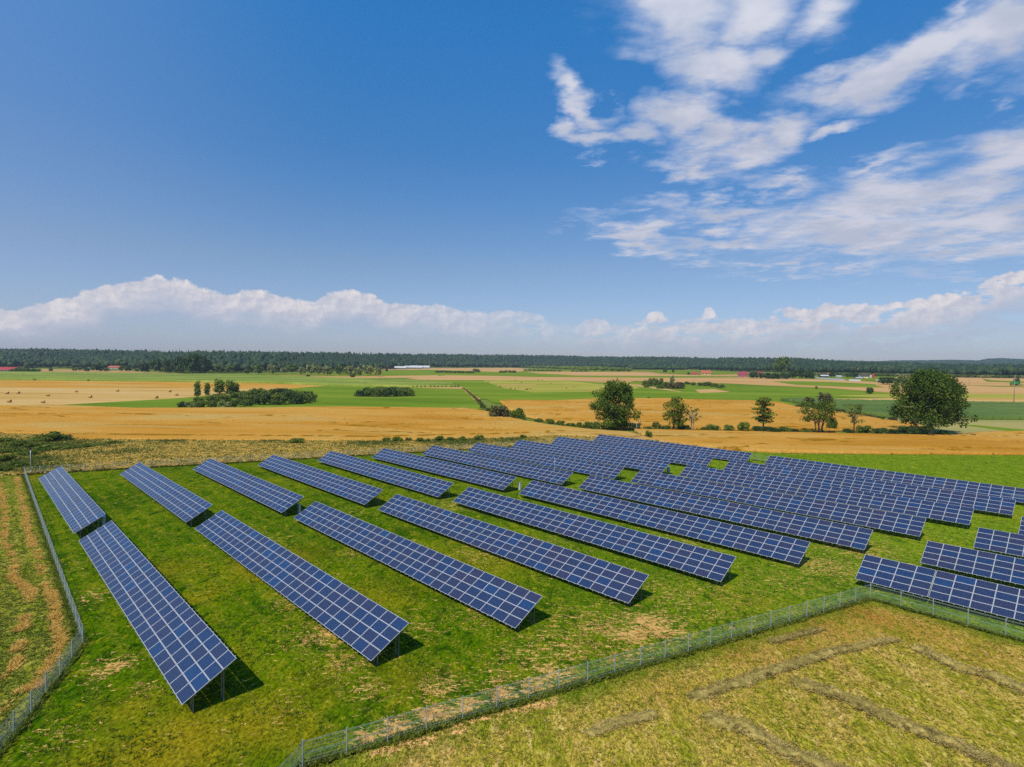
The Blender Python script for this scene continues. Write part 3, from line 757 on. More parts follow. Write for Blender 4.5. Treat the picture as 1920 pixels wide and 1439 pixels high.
fl2 = [tuple(np.array(fl[-1]) * (1 - k / nl) + np.array(FARC) * (k / nl)) for k in range(nl + 1)]
BKP = [FARC, at(1187, 826)[:2]]
BK2 = [at(1187, 826)[:2], at(1259, 838)[:2], at(1419, 864.7)[:2]]
e_ = np.array(BK2[-1]) - np.array(BK2[-2]); e_ = e_ / np.linalg.norm(e_)
BK2.append(tuple(np.array(BK2[-1]) + e_ * 60))


def resample(P, sp_):
    out = []
    for p, q in zip(P[:-1], P[1:]):
        L = math.hypot(q[0] - p[0], q[1] - p[1]); n = max(1, round(L / sp_))
        out += [(p[0] + (q[0] - p[0]) * k / n, p[1] + (q[1] - p[1]) * k / n) for k in range(n)]
    return out + [P[-1]]


def ground_relief(x, y):
    return 0.07 * (fbm(x * .35, y * .35, 1, 3) - .5) + 0.05 * (vnoise(x * 1.6, y * 1.6, 2) - .5)


def gauss(spots):
    W_ = [(*at(u, v)[:2], r, a) for u, v, r, a in spots]
    def f(x, y):
        o = np.zeros(np.shape(x))
        for (cx, cy, r, a_) in W_: o = np.maximum(o, a_ * np.exp(-((x - cx) ** 2 + (y - cy) ** 2) / (r * r)))
        return o
    return f


g_dry = gauss([(745, 1368, 1.3, 1.8), (820, 1345, 1.5, 1.9), (880, 1325, 1.3, 1.8), (945, 1300, 1.4, 1.5), (1010, 1285, 1.5, 1.3), (690, 1385, .9, 1.5), (1040, 1262, 2, 1.2), (1180, 1190, 2, 1.5), (1230, 1180, 2, 1.6), (1210, 1165, 1.6, 1.7), (215, 1250, 1.0, 1.8), (610, 1190, 3.0, 1.0), (560, 1130, 3, .6), (650, 1240, 2.5, .6), (690, 1290, 2.0, .7), (790, 1180, 3, .35), (830, 1290, 2.2, .9), (1060, 1210, 4, .7), (1130, 1175, 3.5, .9), (1220, 1170, 4, 1.0), (1010, 1230, 4, .6), (1180, 1215, 4, .6),
               (900, 1150, 4, .4), (1260, 1110, 5, .5), (1380, 1120, 5, .45), (1350, 1150, 4, .4), (1470, 1090, 5, .5), (1540, 1060, 5, .9), (1610, 1030, 6, .8), (1480, 1045, 5, .5), (215, 1245, 1.6, 1.0), (185, 1265, 1.2, .8), (175, 1120, 2.5, .6), (165, 1060, 3, .4), (270, 1290, 1.4, .5),
               (900, 1040, 5, .5), (1000, 1030, 6, .5), (700, 1030, 5, .5), (860, 945, 6, .6), (520, 1010, 4, .35), (1270, 1010, 6, .5), (1700, 1000, 8, .35), (950, 1270, 3, .5), (880, 1310, 1.5, .5), (530, 1330, 2, .3), (100, 1390, 2, .4), (780, 900, 6, .3), (620, 970, 5, .4),
               (560, 1200, 2, .5), (1160, 1130, 3, .4), (730, 1215, 2.5, .3), (1290, 1130, 4, .5), (1070, 1160, 4, .4)])
g_olive = gauss([(330, 1400, 4.5, 1.0), (480, 1360, 3.5, .8), (200, 1430, 3, .6), (560, 1380, 2, .6), (760, 1270, 3, .4), (520, 1050, 4.5, .8), (310, 1070, 4, .5), (1905, 965, 9, 1.0), (900, 1060, 7, .4), (250, 1330, 2.5, .5), (700, 1120, 5, .4), (600, 1290, 3, .3)])
LAWN = [fl[0]] + fl[1:] + fl2[1:] + [at(1187, 826)[:2], at(1300, 841)[:2], at(1460, 850)[:2], at(1600, 852)[:2], at(1800, 853)[:2], at(1990, 854)[:2]] + [(150, 110)] + [fr[-1]] + fr[::-1][1:] + ff[::-1][1:] + [(ff[0][0] - .6, 20.0), (-30, 20.0)]
grid_field('lawn', LAWN, 0.5, ground_relief, M_LAWN, {'dry': g_dry, 'olive': g_olive, 'fresh': lambda x, y: np.clip((x + .25 * y - 10) / 75, 0, 1) ** .8 + 0 * y}, lift=0.010)
tan_line = W2([(700, 1418), (770, 1392), (830, 1375), (872, 1364), (905, 1345), (960, 1330), (1030, 1317)])
hay_green = lambda x, y: np.clip(1.55 - np.minimum(dist_line(x, y, ff), dist_line(x, y, fr)) / 1.7 + .7 * (fbm(x * .6, y * .6, 8, 3) - .5), 0, 1)
g_brown = gauss([(1640, 1160, 3.5, 1.0), (1560, 1180, 3.5, .7), (1400, 1230, 3, .6), (1500, 1210, 3, .6), (1250, 1290, 3, .4), (1720, 1180, 4, .7), (1820, 1220, 4, .5)])
HAYP = [(ff[0][0] - .7, 18.0)] + ff + fr + [(150, 110), (150, 18)]
tl = lambda x, y: np.exp(-(dist_line(x, y, tan_line) / .85) ** 2) * np.clip(.7 + 1.0 * (fbm(x * .8, y * .8, 12, 2) - .4), 0, 1.1)
grid_field('mown_hay_meadow', HAYP, 0.4, ground_relief, M_HAY, {'dry': tl, 'olive': lambda x, y: hay_green(x, y) * (1 - tl(x, y)), 'brown': g_brown}, lift=0.0)
st_lines = [W2(l) for l in ([(31, 896), (36, 917), (42, 943), (48, 967), (52, 1000), (67, 1037), (80, 1083), (99, 1121), (104, 1173), (113, 1204), (98, 1240), (78, 1268), (66, 1290)],
                            [(-4, 905), (3, 927), (10, 967), (7, 1017), (30, 1050), (22, 1083), (57, 1110), (47, 1152), (36, 1212), (33, 1246), (10, 1264), (-20, 1290)],
                            [(48, 1292), (36, 1303), (13, 1324), (-8, 1350)], [(-30, 960), (-25, 1030), (-18, 1100), (-30, 1180)])]
def strawline(x, y):
    dd = np.minimum.reduce([dist_line(x, y, l) for l in st_lines])
    return np.exp(-(dd / .45) ** 2) * np.clip(.35 + 2.2 * (fbm(x * .8, y * .8, 15, 3) - .36), 0, 1.1)
VERGE = fl + fl2[1:] + [at(-60, 893)[:2], (-260, 110), (-110, 20), (fl[0][0] - 1, 20)]
grid_field('mown_verge', VERGE, 0.45, ground_relief, M_HAY, {'dry': strawline, 'olive': lambda x, y: (.80 - .3 * fbm(x * .2, y * .2, 5, 2)) * (1 - .9 * strawline(x, y)), 'brown': lambda x, y: 0 * x}, lift=0.004)
ROUGH_PX = [(-60, 808), (75, 816), (137, 824), (300, 826.5), (500, 827.5), (700, 828.5), (950, 822.5), (1050, 817.5), (1190, 824), (1235, 829.5), (1290, 836), (1330, 841.5)]
ROUGHP = W2(ROUGH_PX) + [BKP[1], FARC, at(-60, 893)[:2]]
weedy = gauss([(40, 840, 12, 1.0), (100, 840, 9, .9), (20, 870, 8, .9), (230, 850, 5, .5), (60, 880, 6, .8), (330, 828, 4, .8), (520, 828, 4, .9), (700, 832, 7, .7), (860, 830, 8, .9), (960, 828, 6, .7), (1180, 815, 8, .8), (1240, 828, 6, .8)])
rough_h = lambda x, y: 0.25 + .35 * (fbm(x * .3, y * .45, 51, 4) - .45) + .25 * (vnoise(x * 1.3, y * 1.3, 52) - .5)
grid_field('tall_grass_strip', ROUGHP, 0.6, rough_h, M_ROUGH, {'olive': weedy}, lift=0.0)


# ------------------------------------------------------------------ blades and tufts (nobody could count them)
def tufts(name, P, size, height, n_bl, mat, lean=0.5, zoff=0.0):
    """P (n,2); joined triangles"""
    n = len(P); k = n_bl; N = n * k
    rep = np.repeat(np.arange(n), k)
    s = size * (0.6 + .8 * RNG.random(N)); h = height * (0.45 + RNG.random(N))
    a_ = RNG.random(N) * 2 * np.pi; r = size * .8 * RNG.random(N)
    bx = P[rep, 0] + np.cos(a_) * r; by = P[rep, 1] + np.sin(a_) * r
    bz = gz(bx, by) + zoff
    d2 = RNG.random(N) * np.pi; wx, wy = np.cos(d2) * s * .28, np.sin(d2) * s * .28
    lx, ly = np.cos(a_) * h * lean, np.sin(a_) * h * lean
    V = np.empty((N, 3, 3)); V[:, 0] = np.stack([bx - wx, by - wy, bz], 1); V[:, 1] = np.stack([bx + wx, by + wy, bz], 1); V[:, 2] = np.stack([bx + lx, by + ly, bz + h], 1)
    tint = np.repeat(np.clip(RNG.random(n)[rep] * .6 + RNG.random(N) * .4, 0, 1), 3)
    me = mesh_np(name, V.reshape(-1, 3), np.arange(N * 3).reshape(-1, 3), [mat], attrs={'tint': tint})
    return me


def scatter(poly, n, dens=None):
    xs = [p[0] for p in poly]; ys = [p[1] for p in poly]; out = []
    got = 0
    while got < n:
        p = np.stack([RNG.uniform(min(xs), max(xs), n * 2), RNG.uniform(min(ys), max(ys), n * 2)], 1)
        k = inside(p[:, 0], p[:, 1], poly) & (np.abs(p[:, 0]) < p[:, 1] * .95 + 6)
        if dens is not None: k &= RNG.random(len(p)) < dens(p[:, 0], p[:, 1])
        if k.sum() == 0: break
        out.append(p[k]); got += k.sum()
    return np.concatenate(out)[:n]


nearer = lambda x, y: np.clip((46.0 / np.hypot(x, y)) ** 1.6, .02, 1)
pts = scatter(LAWN, 26000, lambda x, y: nearer(x, y) * np.clip((fbm(x * .5, y * .5, 61, 3) - .35) * 4, .15, 1))
obj('grass_tufts', tufts('grass_tufts', pts, .20, .10, 5, G_GREEN, .8), kind='stuff', label='short green grass tufts growing all over the lawn between the tables', category='grass')
pts = scatter(LAWN, 5200, lambda x, y: nearer(x, y) * np.clip(g_dry(x, y) - .1, 0, 1) * (fbm(x * 1.6, y * 2.6, 62, 3) > .52))
obj('straw_wisps', tufts('straw_wisps', pts, .17, .045, 5, G_STRAW, 2.6, .02), kind='stuff', label='pale wisps of cut straw lying on the lawn', category='straw')
pts = scatter(HAYP, 12000, lambda x, y: nearer(x, y) * np.clip(.5 + hay_green(x, y), 0, 1))
obj('meadow_grass_tufts', tufts('meadow_grass_tufts', pts, .20, .09, 5, G_HAYG, 1.0), kind='stuff', label='green tufts in the mown hay meadow outside the front fence', category='grass')
pts = scatter(HAYP, 9000, lambda x, y: nearer(x, y) * (1 - .8 * hay_green(x, y)))
obj('hay_wisps', tufts('hay_wisps', pts, .20, .05, 4, G_HAYD, 2.6, .02), kind='stuff', label='loose dry hay scattered over the mown meadow', category='hay')
pts = scatter(VERGE, 14000, lambda x, y: nearer(x, y) * (1 - strawline(x, y)))
obj('verge_grass_tufts', tufts('verge_grass_tufts', pts, .22, .12, 5, G_FENCE, .9), kind='stuff', label='green grass tufts on the verge left of the side fence', category='grass')
pts = scatter(VERGE, 6500, lambda x, y: np.clip(strawline(x, y) - .2, 0, 1) * np.clip(nearer(x, y) * 2, 0, 1))
obj('straw_rows', tufts('straw_rows', pts, .26, .10, 5, G_STRAW2, 2.2, .03), kind='stuff', label='orange rows of dry straw lying on the verge left of the side fence', category='straw')
pts = scatter(ROUGHP, 15000, lambda x, y: 1 - .75 * weedy(x, y))
obj('tall_dry_grass', tufts('tall_dry_grass', pts, 1.0, .24, 6, G_DRY, 2.6, .30), kind='stuff', label='tall tan dry grass standing behind the solar tables', category='tall grass')
pts = scatter(ROUGHP, 9000, lambda x, y: .12 + weedy(x, y))
obj('green_weeds', tufts('green_weeds', pts, .6, .45, 6, G_WEED, 1.0, .25), kind='stuff', label='green weeds growing among the tall dry grass', category='weeds')
fp = []
for line, n in ((ff, 1500), (fr, 500), (fl, 500), (fl2, 900), (resample(BK2, 2), 900), ([BKP[0], BKP[1]], 3500)):
    L = np.array(line); seg = np.hypot(*(L[1:] - L[:-1]).T); cum = np.concatenate([[0], np.cumsum(seg)]); t = RNG.random(n) * cum[-1]
    fp.append(np.stack([np.interp(t, cum, L[:, 0]), np.interp(t, cum, L[:, 1])], 1) + RNG.normal(0, .16, (n, 2)))
fp = np.concatenate(fp)
obj('fence_line_grass', tufts('fence_line_grass', fp, .30, .22, 5, G_FENCE, .9), kind='stuff', label='unmown grass standing along the foot of the fences', category='grass')
pts = scatter(ROUGHP, 1500, lambda x, y: np.exp(-(dist_line(x, y, BKP) / 1.2) ** 2))

# hay windrows
SW = [([(1495, 1279), (1530, 1290), (1566, 1303), (1641, 1334), (1706, 1366), (1785, 1394), (1863, 1431), (1960, 1478)], 1.0, .26, 'long grey hay windrow running to the bottom right corner of the meadow'),
      ([(1336, 1347), (1391, 1363), (1443, 1394), (1495, 1420), (1550, 1438), (1640, 1475)], 1.0, .24, 'grey hay windrow reaching the bottom edge, left of the longest windrow'),
      ([(1722, 1217), (1758, 1233), (1798, 1254), (1863, 1269), (1915, 1293), (1990, 1330)], 1.0, .26, 'grey hay windrow below the fence bend, running to the right edge'),
      ([(1109, 1376), (1161, 1353), (1208, 1347), (1225, 1338)], .6, .15, 'short thin hay windrow parallel to the front fence, nearest the camera'),
      ([(1300, 1308), (1351, 1290), (1390, 1280), (1436, 1262), (1485, 1248), (1524, 1235), (1566, 1221), (1607, 1215)], .75, .17, 'long thin hay windrow running parallel to the front fence'),
      ([(1610, 1212), (1640, 1206), (1680, 1200)], .55, .12, 'faint short end of hay windrow inside the fence bend'),
      ([(1446, 1204), (1498, 1191), (1540, 1180)], .5, .08, 'thin faint line of hay close beside the front fence')]
for px, wd, ht, lab in SW:
    L = W2(px); poly = [(min(p[0] for p in L) - 2, min(p[1] for p in L) - 2), (max(p[0] for p in L) + 2, min(p[1] for p in L) - 2), (max(p[0] for p in L) + 2, max(p[1] for p in L) + 2), (min(p[0] for p in L) - 2, max(p[1] for p in L) + 2)]
    wf = lambda x, y, L=L, wd=wd: dist_line(x, y, L) / (wd * (-.08 + 1.0 * fbm(x * .6, y * .6, 91, 3) + .5 * fbm(x * 3.5, y * 3.5, 93, 2)))
    hf = lambda x, y, wf=wf, ht=ht: ht * .7 * (.3 + 1.4 * vnoise(x * 6, y * 6, 97)) * np.clip(1 - np.maximum(wf(x, y), 0) ** 2, 0, 1) ** .6 * (.1 + 1.9 * fbm(x * 2.0, y * 2.0, 92, 3)) + .01
    o = grid_field('hay_windrow', poly, .14, hf, M_SWATH, kind=None, label=lab, extra_mask=lambda x, y, wf=wf, wd=wd: (wf(x, y) < 1.0) & (wf(x, y) >= 0) & (fbm(x * 2.0, y * 2.0, 95, 3) > (.30 if wd > .9 else .18) + .10 * wf(x, y)) & ((fbm(x * .45, y * .45, 96, 2) > .30) if wd > .9 else (x == x)))
    o['category'] = 'windrow'; o['group'] = 'hay windrows in the mown meadow'
    LL = np.array(L); seg = np.hypot(*(LL[1:] - LL[:-1]).T); cum = np.concatenate([[0], np.cumsum(seg)]); n = int(cum[-1] * 200 * wd); t = RNG.random(n) * cum[-1]
    P = np.stack([np.interp(t, cum, LL[:, 0]), np.interp(t, cum, LL[:, 1])], 1) + RNG.normal(0, wd * .36, (n, 2))
    w_ = obj('loose_hay', tufts('loose_hay', P, .22, .10, 3, G_SWATH, 2.4, ht * .15), parent=o, kind='stuff')

# ------------------------------------------------------------------ solar tables
PW, PH, GAP = 1.65, 0.99, 0.022
TILT = 29.809 * math.pi / 180
def panel_mesh():
    mb = MB(); t = .035; w, h = PW, PH; fw = .025
    # frame bars (proud of the glass), backsheet
    mb.box((w / 2, fw / 2, 0), (w / 2, fw / 2, t / 2)); mb.box((w / 2, h - fw / 2, 0), (w / 2, fw / 2, t / 2))
    mb.box((fw / 2, h / 2, 0), (fw / 2, h / 2 - fw, t / 2)); mb.box((w - fw / 2, h / 2, 0), (fw / 2, h / 2 - fw, t / 2))
    mb.poly([(fw, fw, -.010), (fw, h - fw, -.010), (w - fw, h - fw, -.010), (w - fw, fw, -.010)], 2)
    mb.poly([(fw, fw, .010), (w - fw, fw, .010), (w - fw, h - fw, .010), (fw, h - fw, .010)], 1)
    me = mb.mesh('solar_panel', [M_FRAME, M_GLASS, M_BACK])
    uv = me.uv_layers.new(name='UV')
    p = me.polygons[len(me.polygons) - 1]
    for li, c_ in zip(p.loop_indices, ((0, 0), (1, 0), (1, 1), (0, 1))): uv.data[li].uv = c_
    return me
ME_PANEL = panel_mesh()
COLW = 1.672
SLOPE_M = Matrix.Rotation(TILT, 4, 'X')
def table_meshes(ncol, seam):
    L = ncol * COLW + (.06 if seam else 0)
    def off(c): return c * COLW + (.06 if seam and c >= seam else 0)
    rails = MB()
    for c_ in range(ncol):
        for f in (.27, .73):
            x = off(c_) + f * COLW
            rails.box((x, 2.02, -.045), (.022, 2.02 + .09, .025), 0, Matrix.Translation((0, 0, .75)) @ SLOPE_M)
    beams = []
    for b in (.22, .78):
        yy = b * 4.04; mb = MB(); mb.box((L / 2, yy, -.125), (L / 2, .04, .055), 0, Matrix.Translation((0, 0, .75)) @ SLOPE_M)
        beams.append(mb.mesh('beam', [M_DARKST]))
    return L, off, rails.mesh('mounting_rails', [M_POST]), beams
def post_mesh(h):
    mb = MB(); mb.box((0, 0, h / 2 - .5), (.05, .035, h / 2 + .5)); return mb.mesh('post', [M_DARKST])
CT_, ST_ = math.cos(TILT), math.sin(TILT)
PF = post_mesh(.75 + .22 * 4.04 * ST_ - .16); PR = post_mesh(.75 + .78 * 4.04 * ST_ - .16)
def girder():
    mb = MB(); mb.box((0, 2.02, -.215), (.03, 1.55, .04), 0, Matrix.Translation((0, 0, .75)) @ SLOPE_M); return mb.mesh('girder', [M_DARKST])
GIRD = girder()
TM = {}
ordn = ['first', 'second', 'third', 'fourth', 'fifth', 'sixth', 'seventh', 'eighth', 'ninth', 'tenth', 'eleventh']
TABLES = [('A1', -91.04, 111.68, 1.683, -46.660, 0.21, 0.0027), ('A2', -79.69, 118.12, 1.675, -46.712, -0.00, 0.0037), ('A3', -68.47, 124.68, 1.669, -46.768, -0.09, 0.0024),
    ('A4', -57.08, 130.68, 1.662, -46.809, -0.08, 0.0005), ('A5', -45.90, 137.42, 1.667, -46.814, -0.05, -0.0020), ('A6', -34.54, 143.70, 1.669, -46.782, -0.13, 0.0011),
    ('A7', -23.06, 149.79, 1.667, -46.790, -0.14, -0.0008), ('A8', -11.71, 156.33, 1.674, -46.787, -0.12, -0.0010), ('A9', -0.25, 162.69, 1.679, -46.774, -0.01, 0.0017),
    ('A10', 11.60, 171.63, 1.708, -46.738, -0.05, 0.0003), ('A11', 25.16, 180.44, 1.684, -46.752, -0.28, 0.0005),
    ('B1', -55.14, 73.84, 1.670, -46.771, 0.15, 0.0020), ('B2', -43.88, 80.39, 1.665, -46.811, -0.01, -0.0005), ('B3', -32.56, 86.88, 1.669, -46.817, -0.08, -0.0025),
    ('B4', -21.23, 92.63, 1.668, -46.806, -0.11, -0.0013), ('B5', -9.80, 98.39, 1.662, -46.821, 0.01, -0.0016), ('B6', 1.50, 105.12, 1.680, -46.788, -0.02, -0.0029),
    ('B7', 12.90, 110.63, 1.675, -46.791, -0.00, -0.0013), ('B8', 24.19, 117.06, 1.687, -46.797, 0.06, -0.0010), ('B9', 35.80, 123.51, 1.699, -46.795, 0.20, -0.0019),
    ('B10', 47.78, 130.81, 1.720, -46.798, 0.17, -0.0040), ('B11', 60.13, 138.05, 1.737, -46.782, 0.21, -0.0069),
    ('C1', 38.66, 64.48, 1.689, -46.869, 0.03, -0.0040), ('C2', 49.95, 70.20, 1.676, -46.829, 0.03, -0.0024), ('C3', 61.39, 76.47, 1.640, -46.846, 0.11, -0.0010), ('C4', 72.80, 82.80, 1.67, -46.84, 0.11, 0.0)]
NC = dict(C1=13, C2=9, C3=6, C4=4)
for (nm, x, y, pt, yaw, z0, slope) in TABLES:
    blk, k = nm[0], int(nm[1:])
    if blk == 'A':
        lab = f'tilted solar table, {ordn[k-1]} from the left in the back block'
        if k == 1: lab = 'pale looking leftmost solar table of the back block, beside the left fence'
        if k == 11: lab = 'farthest solar table of the back block, in front of the camera pole'
    elif blk == 'B':
        lab = f'long tilted solar table, {ordn[k-1]} from the left in the middle block'
        if k == 1: lab = 'nearest solar table on the left, its end closest to the camera, beside the left fence'
        if k == 11: lab = 'farthest solar table of the middle block, running along the green meadow to the right edge'
    else:
        lab = ['solar table right behind the fence bend, cut by the right edge', 'solar table second from the fence bend at the right edge', 'solar table third from the fence bend at the right edge', 'sliver of the farthest right block solar table at the right edge'][k - 1]
    nc_ = NC.get(nm, 29); seam = 14 if nc_ == 29 else (4 if nm == 'C1' else 0)
    if (nc_, seam) not in TM: TM[(nc_, seam)] = table_meshes(nc_, seam)
    L, off, RM, BMs = TM[(nc_, seam)]
    tb = thing('solar_table', lab, 'solar table', (x, y, z0), 0, {'A': 'solar tables of the back block', 'B': 'solar tables of the middle block', 'C': 'solar tables of the right block'}[blk])
    tb.rotation_euler = (0, -math.atan(slope), R(yaw)); tb.scale = (pt / COLW, 1, 1)
    obj('mounting_rails', RM, tb, kind='stuff')
    for bmsh in BMs: obj('beam', bmsh, tb)
    for c_ in range(nc_):
        for r in range(4):
            p = obj('solar_panel', ME_PANEL, tb)
            yy = r * (PH + GAP) + .01
            jit = random.uniform(-.006, .006)
            p.location = (off(c_) + .011, yy * CT_ , .75 + yy * ST_ + jit)
            p.rotation_euler = (TILT + random.uniform(-.006, .006), random.uniform(-.004, .004), 0)
    for c_ in np.arange(.5, nc_, 2.0):
        xx = off(int(c_)) + (c_ - int(c_)) * COLW
        for mm_, b in ((PF, .22), (PR, .78)):
            p = obj('post', mm_, tb); p.location = (xx, b * 4.04 * CT_, -z0 * 0)
        obj('girder', GIRD, tb, loc=(xx, 0, 0))
    if blk != 'C' :
        xx = L - .35
        for mm_, b in ((PF, .22), (PR, .78)):
            obj('post', mm_, tb, loc=(xx, b * 4.04 * CT_, 0))
        obj('girder', GIRD, tb, loc=(xx, 0, 0))

# cable cabinets standing at the ends of some tables
cab = [(560.5, 963, 'pale upright cable cabinet between the third back table and the table in front'), (974, 919, 'pale upright cable cabinet at the near end of the sixth back table'),
       (1254, 888, 'grey upright cable cabinet in the grass gap of the aisle, far right'), (195, 987, 'pale cable cabinet behind the top of the nearest left table')]
for u, v, lab in cab:
    t = thing('cable_cabinet', lab, 'cabinet', (*at(u, v)[:2], 0), R(-47), 'cable cabinets in the aisle')
    mb = MB(); mb.box((0, 0, .70), (.27, .18, .70)); obj('housing', mb.mesh('housing', [M_BOX]), t)
    mb = MB(); mb.box((0, 0, 1.43), (.31, .22, .03)); obj('lid', mb.mesh('lid', [M_POST]), t)
    mb = MB(); mb.box((0, -.187, .72), (.22, .006, .55)); mb.box((.16, -.20, .75), (.012, .008, .06)); obj('door', mb.mesh('door', [M_BOX]), t)

# ------------------------------------------------------------------ fences
def bay_mesh(sp_, H=1.53):
    mb = MB(); r = .0035
    zs = list(np.arange(.06, H + .01, .20)) 
    for z in zs: mb.box((sp_ / 2, 0, z), (sp_ / 2, r, r * 1.3))
    for z in (.06, H * .5, H): mb.box((sp_ / 2, .008, z), (sp_ / 2, r * 1.3, .012))
    for x in np.arange(.05, sp_, .10): mb.poly([(x - .0018, .003, .05), (x + .0018, .003, .05), (x + .0018, .003, H + .02), (x - .0018, .003, H + .02)]) 
    for x in np.arange(.1, sp_, .20): mb.poly([(x, .000, .05), (x, .004, .05), (x, .004, H + .02), (x, .000, H + .02)])
    return mb.mesh('mesh_panel', [M_WIRE])
pm = MB(); pm.box((0, 0, .78), (.032, .032, .86)); pm.box((0, 0, 1.65), (.036, .036, .012)); ME_FP = pm.mesh('post', [M_POST])
BAY = bay_mesh(2.5)
def fence(name, pts, label, hs=1.0):
    t = thing(name, label, 'fence', (pts[0][0], pts[0][1], 0), 0)
    for i, p in enumerate(pts):
        o = obj('post', ME_FP, t, loc=(p[0] - pts[0][0], p[1] - pts[0][1], 0)); 
        o.rotation_euler = (random.uniform(-.012, .012), random.uniform(-.012, .012), 0); o.scale = (1, 1, hs)
        if i + 1 < len(pts):
            q = pts[i + 1]; L = math.hypot(q[0] - p[0], q[1] - p[1])
            b = obj('mesh_panel', BAY, t, loc=(p[0] - pts[0][0], p[1] - pts[0][1], 0)); b.rotation_euler = (0, 0, math.atan2(q[1] - p[1], q[0] - p[0])); b.scale = (L / 2.5, 1, hs)
    return t
fence('wire_mesh_fence', ff, 'grey wire mesh fence crossing the foreground from bottom centre up to the bend')
fence('wire_mesh_fence', fr, 'wire mesh fence from the bend to the right edge, before the right solar table')
dcor = np.array(ff[0]); fence('wire_mesh_fence', [tuple(dcor), (dcor[0] - .55, dcor[1] - 2.4), (dcor[0] - 1.1, dcor[1] - 4.8)], 'short stretch of fence seen end on at the bottom edge, left of centre')
fence('wire_mesh_fence', fl + fl2[1:], 'wire mesh fence along the left side, bending by the nearest table', .95)
fence('wire_mesh_fence', resample([FARC, BKP[1]], 2.5) + resample(BK2, 2.5)[1:], 'faint wire mesh fence behind the solar tables, half hidden in tall grass', 1.05)

# ------------------------------------------------------------------ poles
def cam_pole(u, v, h, label, head=True, th=.06):
    t = thing('camera_pole' if head else 'lightning_rod', label, 'pole', (*at(u, v)[:2], 0))
    mb = MB(); mb.tube([(0, 0, -.3), (0, 0, h * .5), (0, 0, h)], [th, th * .9, th * .75], 8); obj('mast', mb.mesh('mast', [M_POST], True), t)
    if head:
        mb = MB(); mb.box((0, 0, h + .18), (.11, .16, .2)); mb.box((.02, -.2, h + .2), (.07, .12, .07)); obj('camera_head', mb.mesh('camera_head', [M_BLACK]), t)
        mb = MB(); mb.box((.12, 0, h - .35), (.10, .05, .04)); mb.box((.10, 0, .8), (.08, .10, .14)); obj('junction_box', mb.mesh('junction_box', [M_BOX]), t)
    return t
cam_pole(57.5, 891, 5.3, 'grey camera pole with black head at the far left fence corner')
cam_pole(1193, 824, 6.0, 'grey camera pole with dark head in front of the round oak')
cam_pole(1039.5, 909, 5.6, 'thin pale rod rising in front of the back block tables', False, .035)
cam_pole(1899, 1000, .01, 'x', False, .03) if False else None

# ------------------------------------------------------------------ trees and shrubs
def leaf_cloud(clumps, n_per, leaf, flat=0.0):
    """clumps: (x,y,z,rx,ry,rz); returns V,F,tint of leaf quads in the clumps' volumes, denser at their surface"""
    Vs = []; T_ = []
    for (x, y, z, rx, ry, rz) in clumps:
        n = int(n_per * (rx * ry + ry * rz + rx * rz) / 3) + 6
        q = RNG.normal(size=(n, 3)); q /= np.linalg.norm(q, axis=1)[:, None]
        rr = RNG.random(n) ** .22
        rr *= 1 + .18 * RNG.normal(size=n)
        P = q * rr[:, None] * (rx, ry, rz) + (x, y, z)
        nrm = q * .7 + RNG.normal(size=(n, 3)) * .55; nrm[:, 2] += .35 + flat; nrm /= np.linalg.norm(nrm, axis=1)[:, None]
        a_ = np.cross(nrm, RNG.normal(size=(n, 3))); a_ /= np.linalg.norm(a_, axis=1)[:, None]; b_ = np.cross(nrm, a_)
        s = (leaf * (.55 + .9 * RNG.random(n)))[:, None]
        Vs.append(np.stack([P - a_ * s, P - b_ * s * .62, P + a_ * s, P + b_ * s * .62], 1) )
        T_.append(np.clip(.5 + .22 * RNG.normal() + .18 * RNG.normal(size=n), 0, 1))
    V = np.concatenate(Vs); n = len(V)
    return V.reshape(-1, 3), np.arange(n * 4).reshape(-1, 4), np.repeat(np.concatenate(T_), 4)


